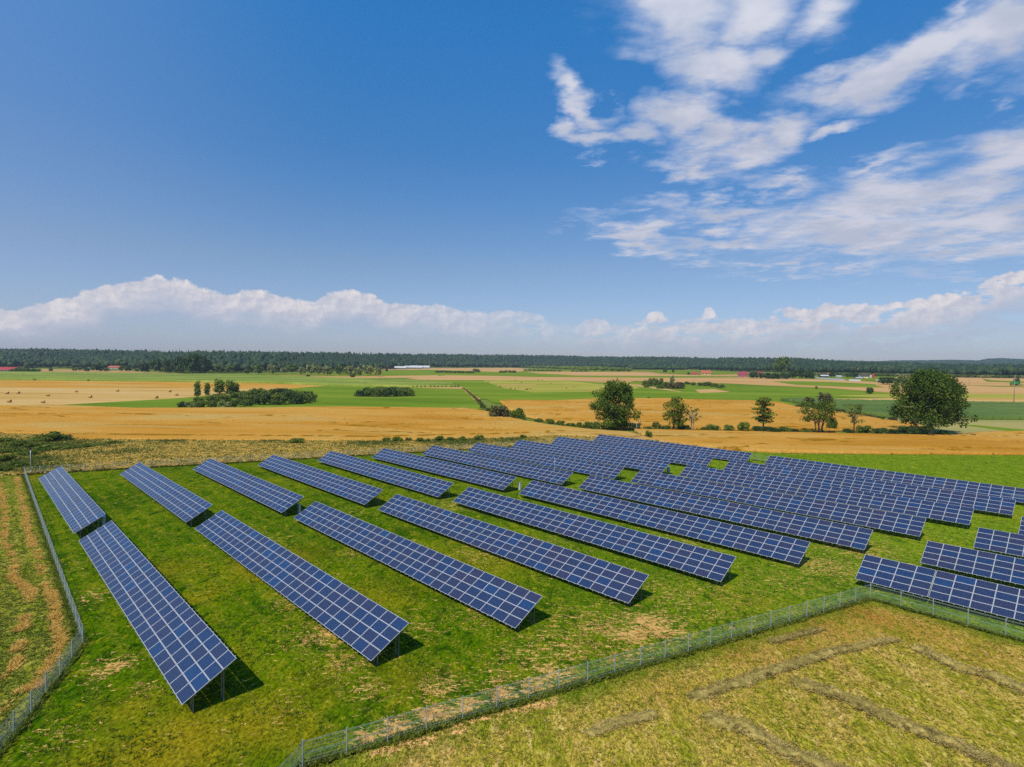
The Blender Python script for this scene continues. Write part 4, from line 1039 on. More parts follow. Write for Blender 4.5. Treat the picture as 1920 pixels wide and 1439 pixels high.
def crown_clumps(kind, n, rng):
    """unit crown: z 0..1 from ground to top, radius 1 = half width"""
    out = []; ph = rng.uniform(0, 6.28)
    lobe = lambda a, z: .84 + .20 * math.sin(3 * a + 7 * z + ph) + .10 * math.sin(5 * a - 11 * z + 2 * ph)
    for i in range(n):
        a_ = rng.uniform(0, 2 * math.pi)
        if kind == 'round':
            z = rng.uniform(.22, .93); R_ = math.sqrt(max(0, 1 - ((z - .52) / .50) ** 2)) * .80; r = R_ * rng.uniform(.35, 1) ; s = rng.uniform(.20, .32)
            out.append((r * math.cos(a_), r * math.sin(a_), z, s, s, s * .42))
        elif kind == 'oak':
            z = rng.uniform(.08, .94); R_ = math.sqrt(max(0, 1 - ((z - .40) / (.60 if z > .4 else .46)) ** 2)) * .92 * lobe(a_, z); r = R_ * math.sqrt(rng.uniform(.15, 1)); s = rng.uniform(.10, .23)
            out.append((r * math.cos(a_), r * math.sin(a_), z, s, s, s * .5))
        elif kind == 'spread':
            z = rng.uniform(.20, .95); R_ = math.sqrt(max(0, 1 - ((z - .36) / (.62 if z > .36 else .3)) ** 2)) * .98 * lobe(a_, z); r = R_ * math.sqrt(rng.uniform(.1, 1)); s = rng.uniform(.07, .20)
            out.append((r * math.cos(a_), r * math.sin(a_), z, s, s, s * .75))
        elif kind == 'airy':
            z = rng.uniform(.38, .95); R_ = math.sqrt(max(0, 1 - ((z - .66) / .42) ** 2)) * .88; r = R_ * rng.uniform(.3, 1); s = rng.uniform(.13, .24)
            out.append((r * math.cos(a_), r * math.sin(a_), z, s, s, s * .30))
        elif kind == 'layered':
            z = rng.choice([.30, .42, .54, .66, .78, .90, .95]) + rng.uniform(-.03, .03); R_ = (1 - max(0, z - .6) * 1.3) * .75; r = R_ * rng.uniform(.1, 1); s = rng.uniform(.22, .34)
            out.append((r * math.cos(a_), r * math.sin(a_), z, s, s, s * .14))
        elif kind == 'poplar':
            z = rng.uniform(.12, .93); R_ = (1 - abs(z - .55) * 1.2) * .45; r = R_ * rng.uniform(0, 1); out.append((r * math.cos(a_), r * math.sin(a_), z, .55, .55, .12))
        elif kind == 'shrub':
            z = rng.uniform(.15, .80); R_ = math.sqrt(max(0, 1 - (z / 1.02) ** 2)) * .80; r = R_ * math.sqrt(rng.uniform(0, 1)); s = rng.uniform(.22, .36)
            out.append((r * math.cos(a_), r * math.sin(a_), z, s, s, s * .75))
    return out


def tree_mesh(kind, W_, H_, nclump, dens, leaf, lmat, seed, trunk=True, trunk_r=None, stems=1, bark=None, flat=0.0):
    rng = random.Random(seed)
    cl = crown_clumps(kind, nclump, rng)
    cl = [(x * W_ / 2, y * W_ / 2, z * H_, rx * W_ / 2, ry * W_ / 2, rz * H_) for x, y, z, rx, ry, rz in cl]
    V, F, T_ = leaf_cloud(cl, dens, leaf, flat)
    V[:, 2] = np.maximum(V[:, 2], .05)
    crown = mesh_np('crown', V, F, [lmat], attrs={'tint': T_})
    tm = None
    if trunk:
        mb = MB(); tr = trunk_r or H_ * .022
        for s in range(stems):
            ox = 0 if stems == 1 else (s - (stems - 1) / 2) * W_ * .07; lean = 0 if stems == 1 else (s - (stems - 1) / 2) * W_ * .10
            top = (ox + lean + rng.uniform(-.3, .3), rng.uniform(-.3, .3), H_ * .82)
            mb.tube([(ox, 0, -.3), (ox * 1.1, .05, H_ * .22), (ox + lean * .5, -.05, H_ * .5), top], [tr * 1.35, tr, tr * .65, tr * .15], 8)
        for c_ in cl[:min(len(cl), 30)]:
            h0 = rng.uniform(.22, .6) * H_; h0 = min(h0, c_[2] * .85); s = rng.randrange(stems); ox = 0 if stems == 1 else (s - (stems - 1) / 2) * W_ * .07
            px_ = ox + (0 if stems == 1 else (s - (stems - 1) / 2) * W_ * .10 * h0 / H_)
            midp = (px_ + (c_[0] - px_) * .5, c_[1] * .5, h0 + (c_[2] - h0) * .38)
            mb.tube([(px_, 0, h0), midp, (c_[0], c_[1], c_[2])], [tr * .42, tr * .24, tr * .06], 5, cap=False)
        tm = mb.mesh('trunk', [bark or M_BARK], True)
    return crown, tm


def depth(p): return Vector((p[0], p[1], p[2] - CAMH)).dot(FW)


def plant(name, label, cat, u, v, meshes, sc=(1, 1, 1), group=None, rz=None):
    x, y, z = at(u, v)
    t = thing(name, label, cat, (x, y, z - .05), rz if rz is not None else random.uniform(0, 6.28), group); t.scale = sc
    if meshes[1]: obj('trunk', meshes[1], t)
    obj('crown', meshes[0], t)
    return t


def ppm(u, v):
    """pixels per metre at a ground point"""
    return FPX / depth(at(u, v))


def single(kind, u, v, top, wpx, lab, name='broadleaf_tree', nclump=60, dens=20, leaf=.4, lmat=L_OAK, seed=1, rz=0, **k):
    s = ppm(u, v); m_ = tree_mesh(kind, wpx / s, (v - top) / s, nclump, dens, leaf, lmat, seed, **k)
    return plant(name, lab, 'tree', u, v, m_, rz=rz)


single('oak', 1153, 804, 714, 94, 'dense dark rounded oak standing just behind the back solar tables', 'oak_tree', 125, 34, .36, L_OAK, 3)
single('spread', 1744, 814, 700, 134, 'biggest spreading tree with short pale trunk at the right', 'maple_tree', 215, 34, .36, L_OAK, 8, trunk_r=.75, bark=M_BARKL)
single('round', 1263, 808, 744, 52, 'medium tree with leaning crown right of the rounded oak', 'broadleaf_tree', 44, 24, .34, L_MID, 5)
single('airy', 1298, 809, 763, 38, 'small thin yellowish tree with two stems beside the medium tree', 'ash_tree', 34, 17, .26, L_ASH, 6, stems=2, trunk_r=.16, bark=M_BARKL)
single('layered', 1431, 810, 745, 52, 'layered dark tree with flat tiers of foliage in the hedge', 'layered_tree', 70, 34, .32, L_MID, 12, flat=.5)
single('airy', 1535, 814, 750, 80, 'wide open crowned tree with several stems in the hedge', 'multi_stem_tree', 85, 20, .30, L_MID, 15, stems=3, trunk_r=.28, flat=.3)
single('airy', 1601, 813, 756, 46, 'slender airy tree with bare lower branches left of the biggest tree', 'ash_tree', 40, 18, .27, L_MID, 21, trunk_r=.22, flat=.3)
single('round', 1545, 766, 735, 34, 'brownish willow showing behind the open crowned tree', 'willow_tree', 30, 10, .6, L_BROWN, 33)
single('round', 1517, 768, 745, 24, 'small brownish bush beside the brownish willow', 'willow_bush', 20, 10, .6, L_BROWN, 34)
x, y, z = at(1198, 806); t = thing('dead_tree', 'bare dark dead stump leaning beside the camera pole', 'dead tree', (x, y, z), .4)
mb = MB(); mb.tube([(0, 0, -.2), (.1, 0, 1.2), (.5, 0, 2.6), (.9, 0, 4.2)], [.2, .16, .12, .04], 7); mb.tube([(.3, 0, 2.0), (-.3, 0, 3.0), (-.35, .1, 3.4)], [.1, .06, .02], 6); obj('trunk', mb.mesh('trunk', [M_BARK], True), t)

# shrub and small tree prototypes reused as scaled copies
def protos(kind, n, lmat, nclump=22, dens=60, leaf=.085, **k):
    return [tree_mesh(kind, 2.0, 1.0, nclump, dens * 12, leaf, lmat, 100 + i * 7 + hash(kind) % 5 * 0, **k) for i in range(n)]
SH_M = protos('shrub', 3, L_MID, trunk=False); SH_D = protos('shrub', 4, L_THICK, 26, 60, .075, trunk=False); SH_K = protos('shrub', 2, L_DARK, 26, 60, .08, trunk=False)
SH_B = protos('shrub', 2, L_BROWN, trunk=False); SH_W = protos('shrub', 3, L_WILLOW, 24, 60, .085, trunk=False); SH_Y = protos('shrub', 2, L_ASH, 18, 50, .08, trunk=False)
TR_D = protos('round', 3, L_DARK, 30, 46, .10, trunk_r=.03); TR_W = protos('round', 3, L_WILLOW, 28, 46, .10, trunk_r=.03); TR_M = protos('round', 2, L_THICK, 28, 46, .10, trunk_r=.03)
PO = [tree_mesh('poplar', 1.0, 1.0, 18, 900, .06, L_MID, 200 + i, trunk_r=.02) for i in range(2)]


def bush(u, v, wpx, hpx, P, name, lab, cat='shrub', group=None, i=None):
    s = ppm(u, v); me = P[(i if i is not None else random.randrange(99)) % len(P)]
    w = wpx / s; h = hpx / s
    return plant(name, lab, cat, u, v, me, (w / 2.05, w / 2.05, h / 1.0), group)


bush(938, 784, 44, 27, SH_B, 'hawthorn_bush', 'brownish round bush at the end of the ditch, left of the pair'); bush(972, 786, 30, 23, SH_M, 'elder_bush', 'bright green round bush at the end of the ditch, right of the pair')
bush(90, 830, 62, 20, SH_M, 'dense_shrub', 'dense green shrub beside the wheat at the far left'); bush(122, 829, 30, 17, SH_D, 'dense_shrub', 'smaller dark shrub joined to the dense shrub at the far left')
bush(557, 833, 36, 12, SH_M, 'low_bush', 'low green bush in front of the big wheat field, left of centre'); bush(535, 834, 14, 6, SH_M, 'low_bush', 'tiny green bush beside the low bush, left of centre')
WEEDS = [(8, 832, 40, 9), (30, 840, 44, 10), (58, 842, 40, 8), (18, 852, 46, 9), (50, 856, 44, 8), (85, 848, 50, 8), (120, 845, 46, 7), (150, 842, 44, 6), (10, 868, 44, 11), (32, 878, 40, 10), (8, 886, 36, 9), (75, 863, 40, 6), (185, 838, 36, 5), (215, 834, 34, 5)]
WRK = ranks([t_[0] + i * .01 for i, t_ in enumerate(WEEDS)])
for i, (u, v, w, h) in enumerate(WEEDS):
    bush(u, v, w, h * 1.5, SH_M, 'weed_clump', ordinal(WRK[i]) + ' from left of the low weed clumps in the rough corner at left', group='weed clumps at the left edge', i=i)
for i, (u, v, w, h) in enumerate([(725, 829, 20, 10), (745, 830, 24, 11), (766, 829, 18, 9), (788, 831, 18, 12), (802, 831, 16, 10), (822, 829, 26, 12), (846, 829, 20, 10), (866, 829, 18, 11), (899, 828, 26, 14)]):
    bush(u, v, w, h, SH_M if i % 2 else SH_D, 'hedge_shrub', ordinal(i + 1) + ' from left of the low shrubs between tall grass and big wheat field', group='low shrubs along the big wheat field', i=i)
bush(981, 824, 16, 9, SH_M, 'rounded_bush', 'small rounded bush right beside the eighth back table'); bush(942, 826, 12, 6, SH_M, 'small_bush', 'tiny green bush left of the rounded bush by the wheat')
HEDGE = [(1103, 805, 26, 16, SH_M), (1117, 806, 22, 15, SH_D), (1085, 801, 16, 9, SH_M), (1215, 808, 24, 9, SH_D), (1230, 807, 22, 18, SH_Y), (1247, 808, 26, 10, SH_K), (1283, 808, 26, 12, SH_K), (1320, 809, 20, 9, SH_D),
        (1336, 810, 34, 15, SH_D), (1365, 811, 28, 14, SH_D), (1395, 812, 28, 21, SH_M), (1421, 812, 24, 13, SH_K), (1450, 813, 32, 12, SH_K), (1472, 813, 26, 13, SH_D), (1490, 813, 22, 10, SH_K), (1515, 814, 24, 9, SH_D), (1557, 814, 20, 7, SH_B),
        (1590, 813, 22, 9, SH_K), (1620, 814, 36, 17, SH_D), (1650, 815, 32, 13, SH_K), (1675, 815, 26, 11, SH_K), (1700, 816, 40, 17, SH_K), (1722, 816, 30, 12, SH_K), (1768, 817, 30, 9, SH_K), (1559, 806, 22, 24, SH_M)]
HRK = ranks([t_[0] for t_ in HEDGE])
for i, (u, v, w, h, P) in enumerate(HEDGE):
    bush(u, v, w, h, P, 'hedge_shrub', ordinal(HRK[i]) + ' from left of the dark shrubs in the hedge under the lone trees', group='shrubs of the hedge under the trees', i=i)
bush(1216, 824, 15, 17, SH_M, 'young_tree', 'single young green tree beside the camera pole', 'shrub')
for i, (u, v, w, h) in enumerate([(1010, 790, 22, 6), (1030, 793, 22, 7), (1050, 797, 24, 8), (1070, 800, 22, 8), (905, 766, 16, 10), (916, 773, 16, 9), (898, 755, 12, 7)]):
    bush(u, v, w, h, SH_M if i < 4 else SH_Y, 'ditch_shrub', ordinal((4, 5, 6, 7, 2, 3, 1)[i]) + ' from left of the low plants in the ditch between the wheat fields', group='low plants along the ditch', i=i)
for i in range(16):
    t_ = i / 15; u = 868 + 34 * t_; v = 729 + 30 * t_ ** 1.2
    bush(u, v, 6 + 6 * t_, 1.6 + 2.6 * t_, SH_Y, 'ditch_shrub', ordinal(i + 1) + ' from the far end of the pale plants along the track', group='pale plants along the field track', i=i)
for i, (u, v, w, h) in enumerate([(1500, 765, 26, 7), (1530, 768, 24, 6), (1575, 773, 26, 6), (1600, 778, 24, 7), (1625, 782, 24, 6), (1650, 786, 26, 6), (1672, 788, 22, 6)]):
    bush(u, v, w, h, SH_M if i % 2 else SH_B, 'verge_plant', ordinal(i + 1) + ' from left of the weeds along the near edge of the dark maize', group='weeds along the dark maize', i=i)

# poplars and the thicket in the green field
for i, (u, v, top, w, lab) in enumerate([(370, 746, 715, 13, 'leftmost slim upright poplar behind the long thicket'), (389, 742, 717, 12, 'second slim poplar from the left behind the long thicket'), (412, 739, 712, 22, 'broad poplar of the joined pair behind the thicket, left one'),
        (431, 739, 712, 20, 'broad poplar of the joined pair behind the thicket, right one'), (443.5, 738, 718, 12, 'rightmost slim poplar behind the long thicket')]):
    s = ppm(u, v); plant('poplar_tree', lab, 'tree', u, v, PO[i % 2], (1.35 * w / s, 1.35 * w / s, (v - top) / s))
TH = [(342, 764, 20, 12, 'K'), (358, 765, 24, 12, 'W'), (376, 765, 26, 14, 'D'), (396, 765, 26, 15, 'D'), (420, 766, 26, 14, 'W'), (440, 764, 30, 15, 'D'), (372, 757, 26, 12, 'D'), (395, 755, 34, 14, 'D'), (420, 753, 34, 14, 'D'), (446, 752, 36, 16, 'D'),
      (470, 757, 34, 18, 'D'), (495, 759, 40, 22, 'K'), (520, 759, 40, 24, 'D'), (548, 758, 40, 24, 'K'), (570, 756, 36, 20, 'D'), (585, 753, 24, 16, 'D'), (455, 746, 40, 14, 'D'), (480, 744, 36, 16, 'D'), (505, 745, 40, 16, 'D'), (532, 745, 44, 17, 'K'), (560, 747, 40, 16, 'D'), (578, 750, 26, 16, 'K'), (410, 746, 30, 9, 'D'), (462, 762, 26, 14, 'D')]
for i, (u, v, w, h, k) in enumerate(TH):
    bush(u, v, w, h, {'K': SH_K, 'W': SH_W, 'D': SH_D}[k], 'willow_shrub', 'one of the dense willow shrubs merged into the long thicket on the green field', group='willow shrubs of the long thicket', i=i)
for i, (u, v, w, h) in enumerate([(678, 743.5, 28, 13), (695, 744, 30, 16), (713, 744, 32, 18), (732, 744, 32, 18), (750, 743.5, 30, 18), (765, 743, 28, 15), (690, 739, 30, 13), (715, 738, 34, 14), (740, 738, 36, 14), (760, 739, 26, 13)]):
    bush(u, v, w, h, SH_D if i % 3 else SH_K, 'willow_shrub', 'one of the dense shrubs merged into the oval thicket left of centre', group='shrubs of the oval thicket', i=i)

# far single trees and bushes
FT = [(340, 701, 30, 32, 'D', 'dark tall tree at the left of the big far clump'), (362, 703, 40, 38, 'D', 'tallest dark tree of the far clump left of centre'), (384, 702, 30, 32, 'D', 'dark tall tree at the right of the big far clump'), (314, 700, 26, 26, 'D', 'dark tree apart from the far clump on its left'),
      (292, 698, 28, 24, 'D', 'dark tree two places left of the far clump'), (410, 700, 20, 14, 'M', 'lower tree right of the far dark clump'), (430, 700, 20, 15, 'M', 'lower tree further right of the far dark clump'),
      (464, 702, 16, 10, 'M', 'small round dark bush in the far tan strip'), (484, 702, 22, 19, 'M', 'rounded dark tree before the far forest'), (511, 702, 22, 19, 'W', 'pale olive willow, leftmost of the far willow row'),
      (532, 701, 16, 11, 'W', 'small pale willow right of the leftmost willow'), (547, 700, 20, 16, 'M', 'dark tree between pale willows in the far row'), (566, 703, 16, 15, 'W', 'pale willow with upright crown, far row'),
      (583, 703, 22, 18, 'W', 'broad pale willow in the middle of the far row'), (598, 703, 18, 17, 'W', 'pale willow touching the broad one, far row'), (614, 704, 22, 18, 'W', 'pale willow left of the dark gap, far row'),
      (638, 703, 24, 18, 'M', 'dark round tree in the gap of the far willow row'), (654, 705, 24, 18, 'W', 'pale willow right of the dark gap, far row'), (672, 705, 20, 17, 'W', 'pale willow second right of the dark gap, far row'),
      (690, 705, 26, 20, 'W', 'large pale willow near the right end of the far row'), (709, 706, 17, 18, 'W', 'last pale willow at the right end of the far row'), (662, 709, 14, 8, 'M', 'small dark bush in front of the far willow row'),
      (578, 709, 9, 7, 'M', 'tiny dark bush in front of the far willow row, left'), (725, 697, 6, 6, 'D', 'tiny tree left of the white sheds'), (95, 697, 8, 7, 'M', 'tiny bush on the tan strip far left') ,
      (1467, 703, 32, 33, 'M', 'tall broad tree rising above the farm by the pink barn'), (1247, 699, 11, 9, 'D', 'round dark tree left of the yellow house, larger one'), (1262, 699, 6, 6, 'D', 'round dark tree left of the yellow house, smaller one'),
      (1228, 695, 7, 6, 'D', 'far small tree at the edge of the plantation'), (1630, 738.5, 17, 12, 'K', 'dark half round bush alone in the stubble at the right'), (1530.5, 730, 6, 6, 'M', 'tiny bush on the field margin right of centre'),
      (1260.5, 722, 10, 17, 'B', 'brownish upright tree above the bush clump'), (1216.5, 747.5, 7, 3, 'K', 'tiny dark bush at the edge of the wheat'), (1291, 703, 6, 5, 'D', 'tiny bush left of the small red roofed shed')]
for i, (u, v, w, h, k, lab) in enumerate(FT):
    bush(u, v, w, h, {'D': TR_D, 'M': TR_M, 'W': TR_W, 'K': SH_K, 'B': TR_W}[k], {'D': 'dark_tree', 'M': 'round_tree', 'W': 'willow_tree', 'K': 'round_bush', 'B': 'upright_tree'}[k], lab, 'tree' if k != 'K' else 'shrub', i=i)
def clump(items, name, lab, grp, protos_=None):
    rk = ranks([it[0] for it in items])
    for i, (u, v, w, h) in enumerate(items):
        bush(u, v, w, h, (protos_ or SH_D), name, lab.replace('one of the', ordinal(rk[i]) + ' from left of').replace('one of two', ordinal(rk[i]) + ' from left of two'), group=grp, i=i)
clump([(u, 699 + (u - 815) * .02, 11, 4.5) for u in range(820, 878, 8)], 'far_bush', 'one of the dark bushes in the strip right of the white sheds', 'dark bushes right of the white sheds')
clump([(884, 700, 14, 5), (893, 698.5, 16, 7)], 'far_bush', 'one of two rounded dark bushes in the far stubble', 'two rounded far bushes')
clump([(u, 699.5, 10, 5) for u in range(940, 970, 8)], 'far_bush', 'one of the dark bushes merged right of the two rounded ones', 'merged far bushes right of centre')
clump([(u, 695.3 + (u - 985) * .025, 10, 3) for u in range(985, 1056, 8)] + [(u, 697.5, 9, 2.5) for u in range(1074, 1100, 8)], 'far_bush', 'one of the low bushes in the line before the plantation', 'thin line of far bushes')
clump([(1210, 724, 16, 12), (1222, 725, 22, 16), (1236, 725, 22, 16), (1248, 728, 24, 12), (1262, 729, 26, 13), (1275, 729, 20, 13), (1238, 729, 18, 8), (1215, 727, 16, 7)], 'thorn_bush', 'one of the bushes of the brown green clump right of the oak top', 'bushes of the brown green clump', SH_D + SH_B)
clump([(1288, 721, 14, 6), (1300, 723, 14, 6), (1314, 724, 16, 7), (1326, 724.5, 20, 9), (1340, 726, 18, 8), (1352, 728, 18, 7)], 'low_bush', 'one of the low dark bushes in a line right of the brown green clump', 'line of low dark bushes')
clump([(1413, 710, 20, 13), (1428, 711, 20, 11), (1442, 711, 20, 11), (1455, 711, 20, 12), (1470, 711, 18, 12), (1483, 710, 18, 13), (1492, 710, 18, 16), (1504, 710, 22, 18), (1518, 710, 20, 17)], 'farm_tree', 'one of the dark round trees hiding the farm by the pink barn', 'round trees around the farm', TR_D + SH_K)
clump([(1560, 707.5, 12, 10), (1596, 709, 12, 9), (1605, 709, 12, 9), (1588, 708, 9, 7)], 'village_tree', 'one of the dark trees among the village buildings', 'trees among the village buildings', TR_D)
clump([(1656, 721, 20, 14), (1668, 722, 20, 14), (1680, 722, 18, 12), (1691, 722, 20, 17), (1702, 722, 18, 15)], 'dark_tree', 'one of the dark trees left of the biggest tree crown', 'dark trees behind the biggest tree', TR_D + TR_M)
clump([(22, 698, 12, 6), (30, 698.5, 12, 8), (40, 699, 14, 8), (52, 699, 14, 8), (63, 699, 12, 8), (73, 698.5, 9, 6), (48, 696, 9, 13)], 'garden_tree', 'one of the trees right of the red roof at the left edge', 'trees by the left red roof', TR_M)
clump([(140, 696, 10, 6), (150, 696, 10, 7), (163, 697, 12, 7), (180, 697, 16, 13), (189, 697, 12, 11), (200, 697, 12, 7), (228, 697, 12, 11), (240, 697, 14, 12), (256, 697.5, 8, 5), (270, 699, 22, 18)], 'garden_tree', 'one of the trees around the small far houses on the left', 'trees around the small far houses', TR_M + TR_D)
clump([(u, 706 + (u - 1640) * .014, 16, 6) for u in range(1530, 1980, 11)], 'scrub_bush', 'one of the grey green willow bushes in the strip before the right forest', 'scrub strip before the right forest', SH_W + SH_D)
bush(1906, 717, 11, 8, SH_K, 'round_bush', 'dark bush right behind the green combine harvester')

# ------------------------------------------------------------------ forest (reads as one mass)
def ico(sub):
    bm = bmesh.new(); bmesh.ops.create_icosphere(bm, subdivisions=sub, radius=1.0)
    V = np.array([v.co for v in bm.verts]); F = np.array([[v.index for v in f.verts] for f in bm.faces]); bm.free(); return V, F


I2 = ico(2); I1 = ico(1)


def cone():
    V = [(0, 0, 1.0)]; F = []
    for k, (z, r) in enumerate(((.45, .5), (.05, 1.0))):
        for i in range(7):
            a_ = 2 * math.pi * (i + .5 * k) / 7; V.append((r * math.cos(a_), r * math.sin(a_), z))
    for i in range(7):
        F.append((0, 1 + i, 1 + (i + 1) % 7)); F.append((1 + i, 8 + i, 8 + (i + 1) % 7)); F.append((1 + i, 8 + (i + 1) % 7, 1 + (i + 1) % 7))
    return np.array(V), np.array(F)


def mass(name, P, W_, H_, proto, mat, label, cat, jit=.28, round_=True):
    V0, F0 = proto; n = len(P); k = len(V0)
    w = W_[:, None, None]; h = H_[:, None]
    jt = 1 + jit * (RNG.random((n, k, 1)) * 2 - 1)
    V = V0[None] * jt; rot = RNG.random(n) * 6.28; c_, s_ = np.cos(rot)[:, None], np.sin(rot)[:, None]
    x = V[..., 0] * c_ - V[..., 1] * s_; y = V[..., 0] * s_ + V[..., 1] * c_; z = V[..., 2]
    z = (z * .5 + .5) * .8 + .2 if round_ else z
    X_ = x * w[..., 0] / 2 + P[:, 0:1]; Y_ = y * w[..., 0] / 2 + P[:, 1:2]; Z_ = np.maximum(z, 0) * h + gz(P[:, 0], P[:, 1])[:, None]
    F = (F0[None] + (np.arange(n) * k)[:, None, None]).reshape(-1, 3)
    tint = np.clip(np.repeat(.5 + .28 * RNG.normal(size=n), k) + .10 * RNG.normal(size=n * k), 0, 1)
    me = mesh_np(name, np.stack([X_, Y_, Z_], -1).reshape(-1, 3), F, [mat], attrs={'tint': tint})
    return obj(name, me, kind='stuff', label=label, category=cat)


def forest_points(t0, t1, s0, s1, spacing):
    tm = np.linspace(t0, t1, 400); ye = np.interp(tm, ET, EY)
    ys = np.arange(ye.min() + s0, ye.max() + s1, spacing); out = []
    for yy in ys:
        xs = np.arange(t0 * yy, t1 * yy, spacing); xs = xs + RNG.uniform(-.45, .45, len(xs)) * spacing; y2 = yy + RNG.uniform(-.45, .45, len(xs)) * spacing
        s = y2 - np.interp(xs / y2, ET, EY) + 25 * (fbm(xs * .006, y2 * 0, 71, 3) - .5)
        k = (s > s0) & (s < s1); out.append(np.stack([xs[k], y2[k]], 1))
    return np.concatenate(out)


T0, T1 = -.98, .98
Pf = forest_points(T0, T1, 4, 60, 9.5); n = len(Pf)
sel = RNG.random(n) < .8
mass('forest_edge', Pf[sel], RNG.uniform(8, 13, sel.sum()), RNG.uniform(11, 19, sel.sum()), I2, L_FOREST, 'broadleaf trees along the edge of the far forest', 'forest')
Pb = forest_points(T0, T1, 60, HILL + 60, 13.0); n = len(Pb)
pine = fbm(Pb[:, 0] * .002, Pb[:, 1] * .004, 33, 3) > .56
mass('broadleaf_forest', Pb[~pine], RNG.uniform(10, 16, (~pine).sum()), RNG.uniform(12, 21, (~pine).sum()), I1, L_FOREST, 'far broadleaf forest rising towards the horizon', 'forest', .35)
mass('pine_forest', Pb[pine], RNG.uniform(7, 10, pine.sum()), RNG.uniform(12, 20, pine.sum()), cone(), L_PINE, 'far dark pine forest along the horizon', 'forest', .2, False)
Pc = forest_points(T0, T1, HILL - 60, HILL + 30, 9.0)
cs = RNG.random(len(Pc)) < .35 + .5 * (fbm(Pc[:, 0] * .004, Pc[:, 1] * .004, 12, 2) > .5)
mass('forest_crest', Pc[~cs], RNG.uniform(8, 14, (~cs).sum()), RNG.uniform(13, 20, (~cs).sum()), I1, L_FOREST, 'rounded tree tops along the crest of the far forest', 'forest', .35)
Pc = Pc[cs]
mass('forest_crest', Pc, RNG.uniform(6, 9, len(Pc)), RNG.uniform(12, 20, len(Pc)), cone(), L_PINE, 'spiky tree tops along the crest of the far forest', 'forest', .25, False)
# young plantation before the forest, right of centre
PL = W2([(975, 690), (1060, 689), (1120, 691), (1190, 695), (1185, 697.5), (1100, 696), (1030, 692.5)])
pp = scatter(PL, 900); mass('young_plantation', pp, RNG.uniform(7, 10, len(pp)), RNG.uniform(6, 9, len(pp)), I1, L_MID, 'dense young plantation in front of the forest, right of centre', 'plantation', .3)
PL = W2([(1180, 690), (1290, 692), (1290, 694.5), (1185, 693.5)])
pp = scatter(PL, 500); mass('young_plantation', pp, RNG.uniform(7, 10, len(pp)), RNG.uniform(8, 11, len(pp)), I1, L_DARK, 'even dark plantation left of the yellow house', 'plantation', .3)

# far wooded hills beyond the forest on the right
hp = []
tt = np.arange(.50, 1.0, .0016)
ridge = [(1560, 676), (1640, 678), (1680, 676), (1730, 676), (1780, 675), (1832, 676), (1833, 679), (1850, 673), (1880, 672), (1920, 674), (2100, 676)]
RTt = np.array([ray(u, v).x / ray(u, v).y for u, v in ridge]); REe = np.array([ray(u, v).z / ray(u, v).y for u, v in ridge])
Yh = 3600.0
nx = len(tt); rows = 10; Vh = []
for j in range(rows):
    s = j / (rows - 1); yy = Yh - 700 * (1 - s)
    zt = CAMH + np.interp(tt, RTt, REe) * Yh
    base_ = gz(tt * yy, np.full(nx, yy)) - 5
    z = base_ + (zt - base_) * (math.sin(s * math.pi / 2)) + (4.5 * (fbm(tt * 900, np.full(nx, j * 2.7), 81, 3) - .5)) * (.3 + s)
    Vh.append(np.stack([tt * yy, np.full(nx, yy) + 20 * (vnoise(tt * 700, tt * 0 + j, 4) - .5), z], 1))
back = Vh[-1].copy(); back[:, 1] += 300; back[:, 2] -= 60; Vh.append(back); rows += 1
Vh = np.concatenate(Vh); I, J = np.meshgrid(np.arange(rows - 1), np.arange(nx - 1), indexing='ij')
Fh = np.stack([I * nx + J, I * nx + J + 1, (I + 1) * nx + J + 1, (I + 1) * nx + J], -1).reshape(-1, 4)
obj('wooded_hills', mesh_np('wooded_hills', Vh, Fh, [L_FOREST], attrs={'tint': .4 + .4 * RNG.random(len(Vh))}), kind='structure')

# ------------------------------------------------------------------ bales
def bale_mesh():
    bm = bmesh.new(); r = .78; n = 20; rings = 7; L = 1.3; rng = random.Random(4)
    vs = []
    for j in range(rings):
        x = -L / 2 + L * j / (rings - 1); rr = r * (.95 if j in (0, rings - 1) else 1)
        vs.append([bm.verts.new((x, (rr + rng.uniform(-.02, .02)) * math.cos(2 * math.pi * k / n), r - .05 + (rr + rng.uniform(-.02, .02)) * math.sin(2 * math.pi * k / n) * .96)) for k in range(n)])
    for j in range(rings - 1):
        for k in range(n): bm.faces.new((vs[j][k], vs[j][(k + 1) % n], vs[j + 1][(k + 1) % n], vs[j + 1][k]))
    for j, sgn in ((0, -1), (rings - 1, 1)):
        inner = [bm.verts.new((v.co.x + sgn * .03, v.co.y * .5, (v.co.z - r) * .5 + r)) for v in vs[j]]
        for k in range(n): bm.faces.new((vs[j][k], vs[j][(k + 1) % n], inner[(k + 1) % n], inner[k]))
        bm.faces.new(inner)
    bmesh.ops.recalc_face_normals(bm, faces=bm.faces[:])
    me = bpy.data.meshes.new('bale'); bm.to_mesh(me); bm.free(); me.materials.append(M_STRAW); return me
ME_BALE = bale_mesh()
BA = [(13.3, 736.7, 'round straw bale closest to the left edge on the stubble'), (34.2, 736.2, 'round straw bale second from the left edge, far row'), (90, 740.8, 'round straw bale in the middle of the left stubble field, below the far row'),
      (143.3, 733.3, 'round straw bale in the far row of the left stubble, middle'), (169.2, 743.7, 'round straw bale alone near the middle of the left stubble'), (220, 732.2, 'round straw bale farthest from the camera in the left stubble'),
      (293.3, 745, 'round straw bale just above the green field tip'), (17.5, 752.5, 'largest looking round straw bale near the left edge'), (80.8, 753.8, 'round straw bale above the left tip of the green field'),
      (318.3, 733, 'round straw bale left of the poplars, upper one'), (331.3, 739.7, 'round straw bale left of the poplars, lower one')]
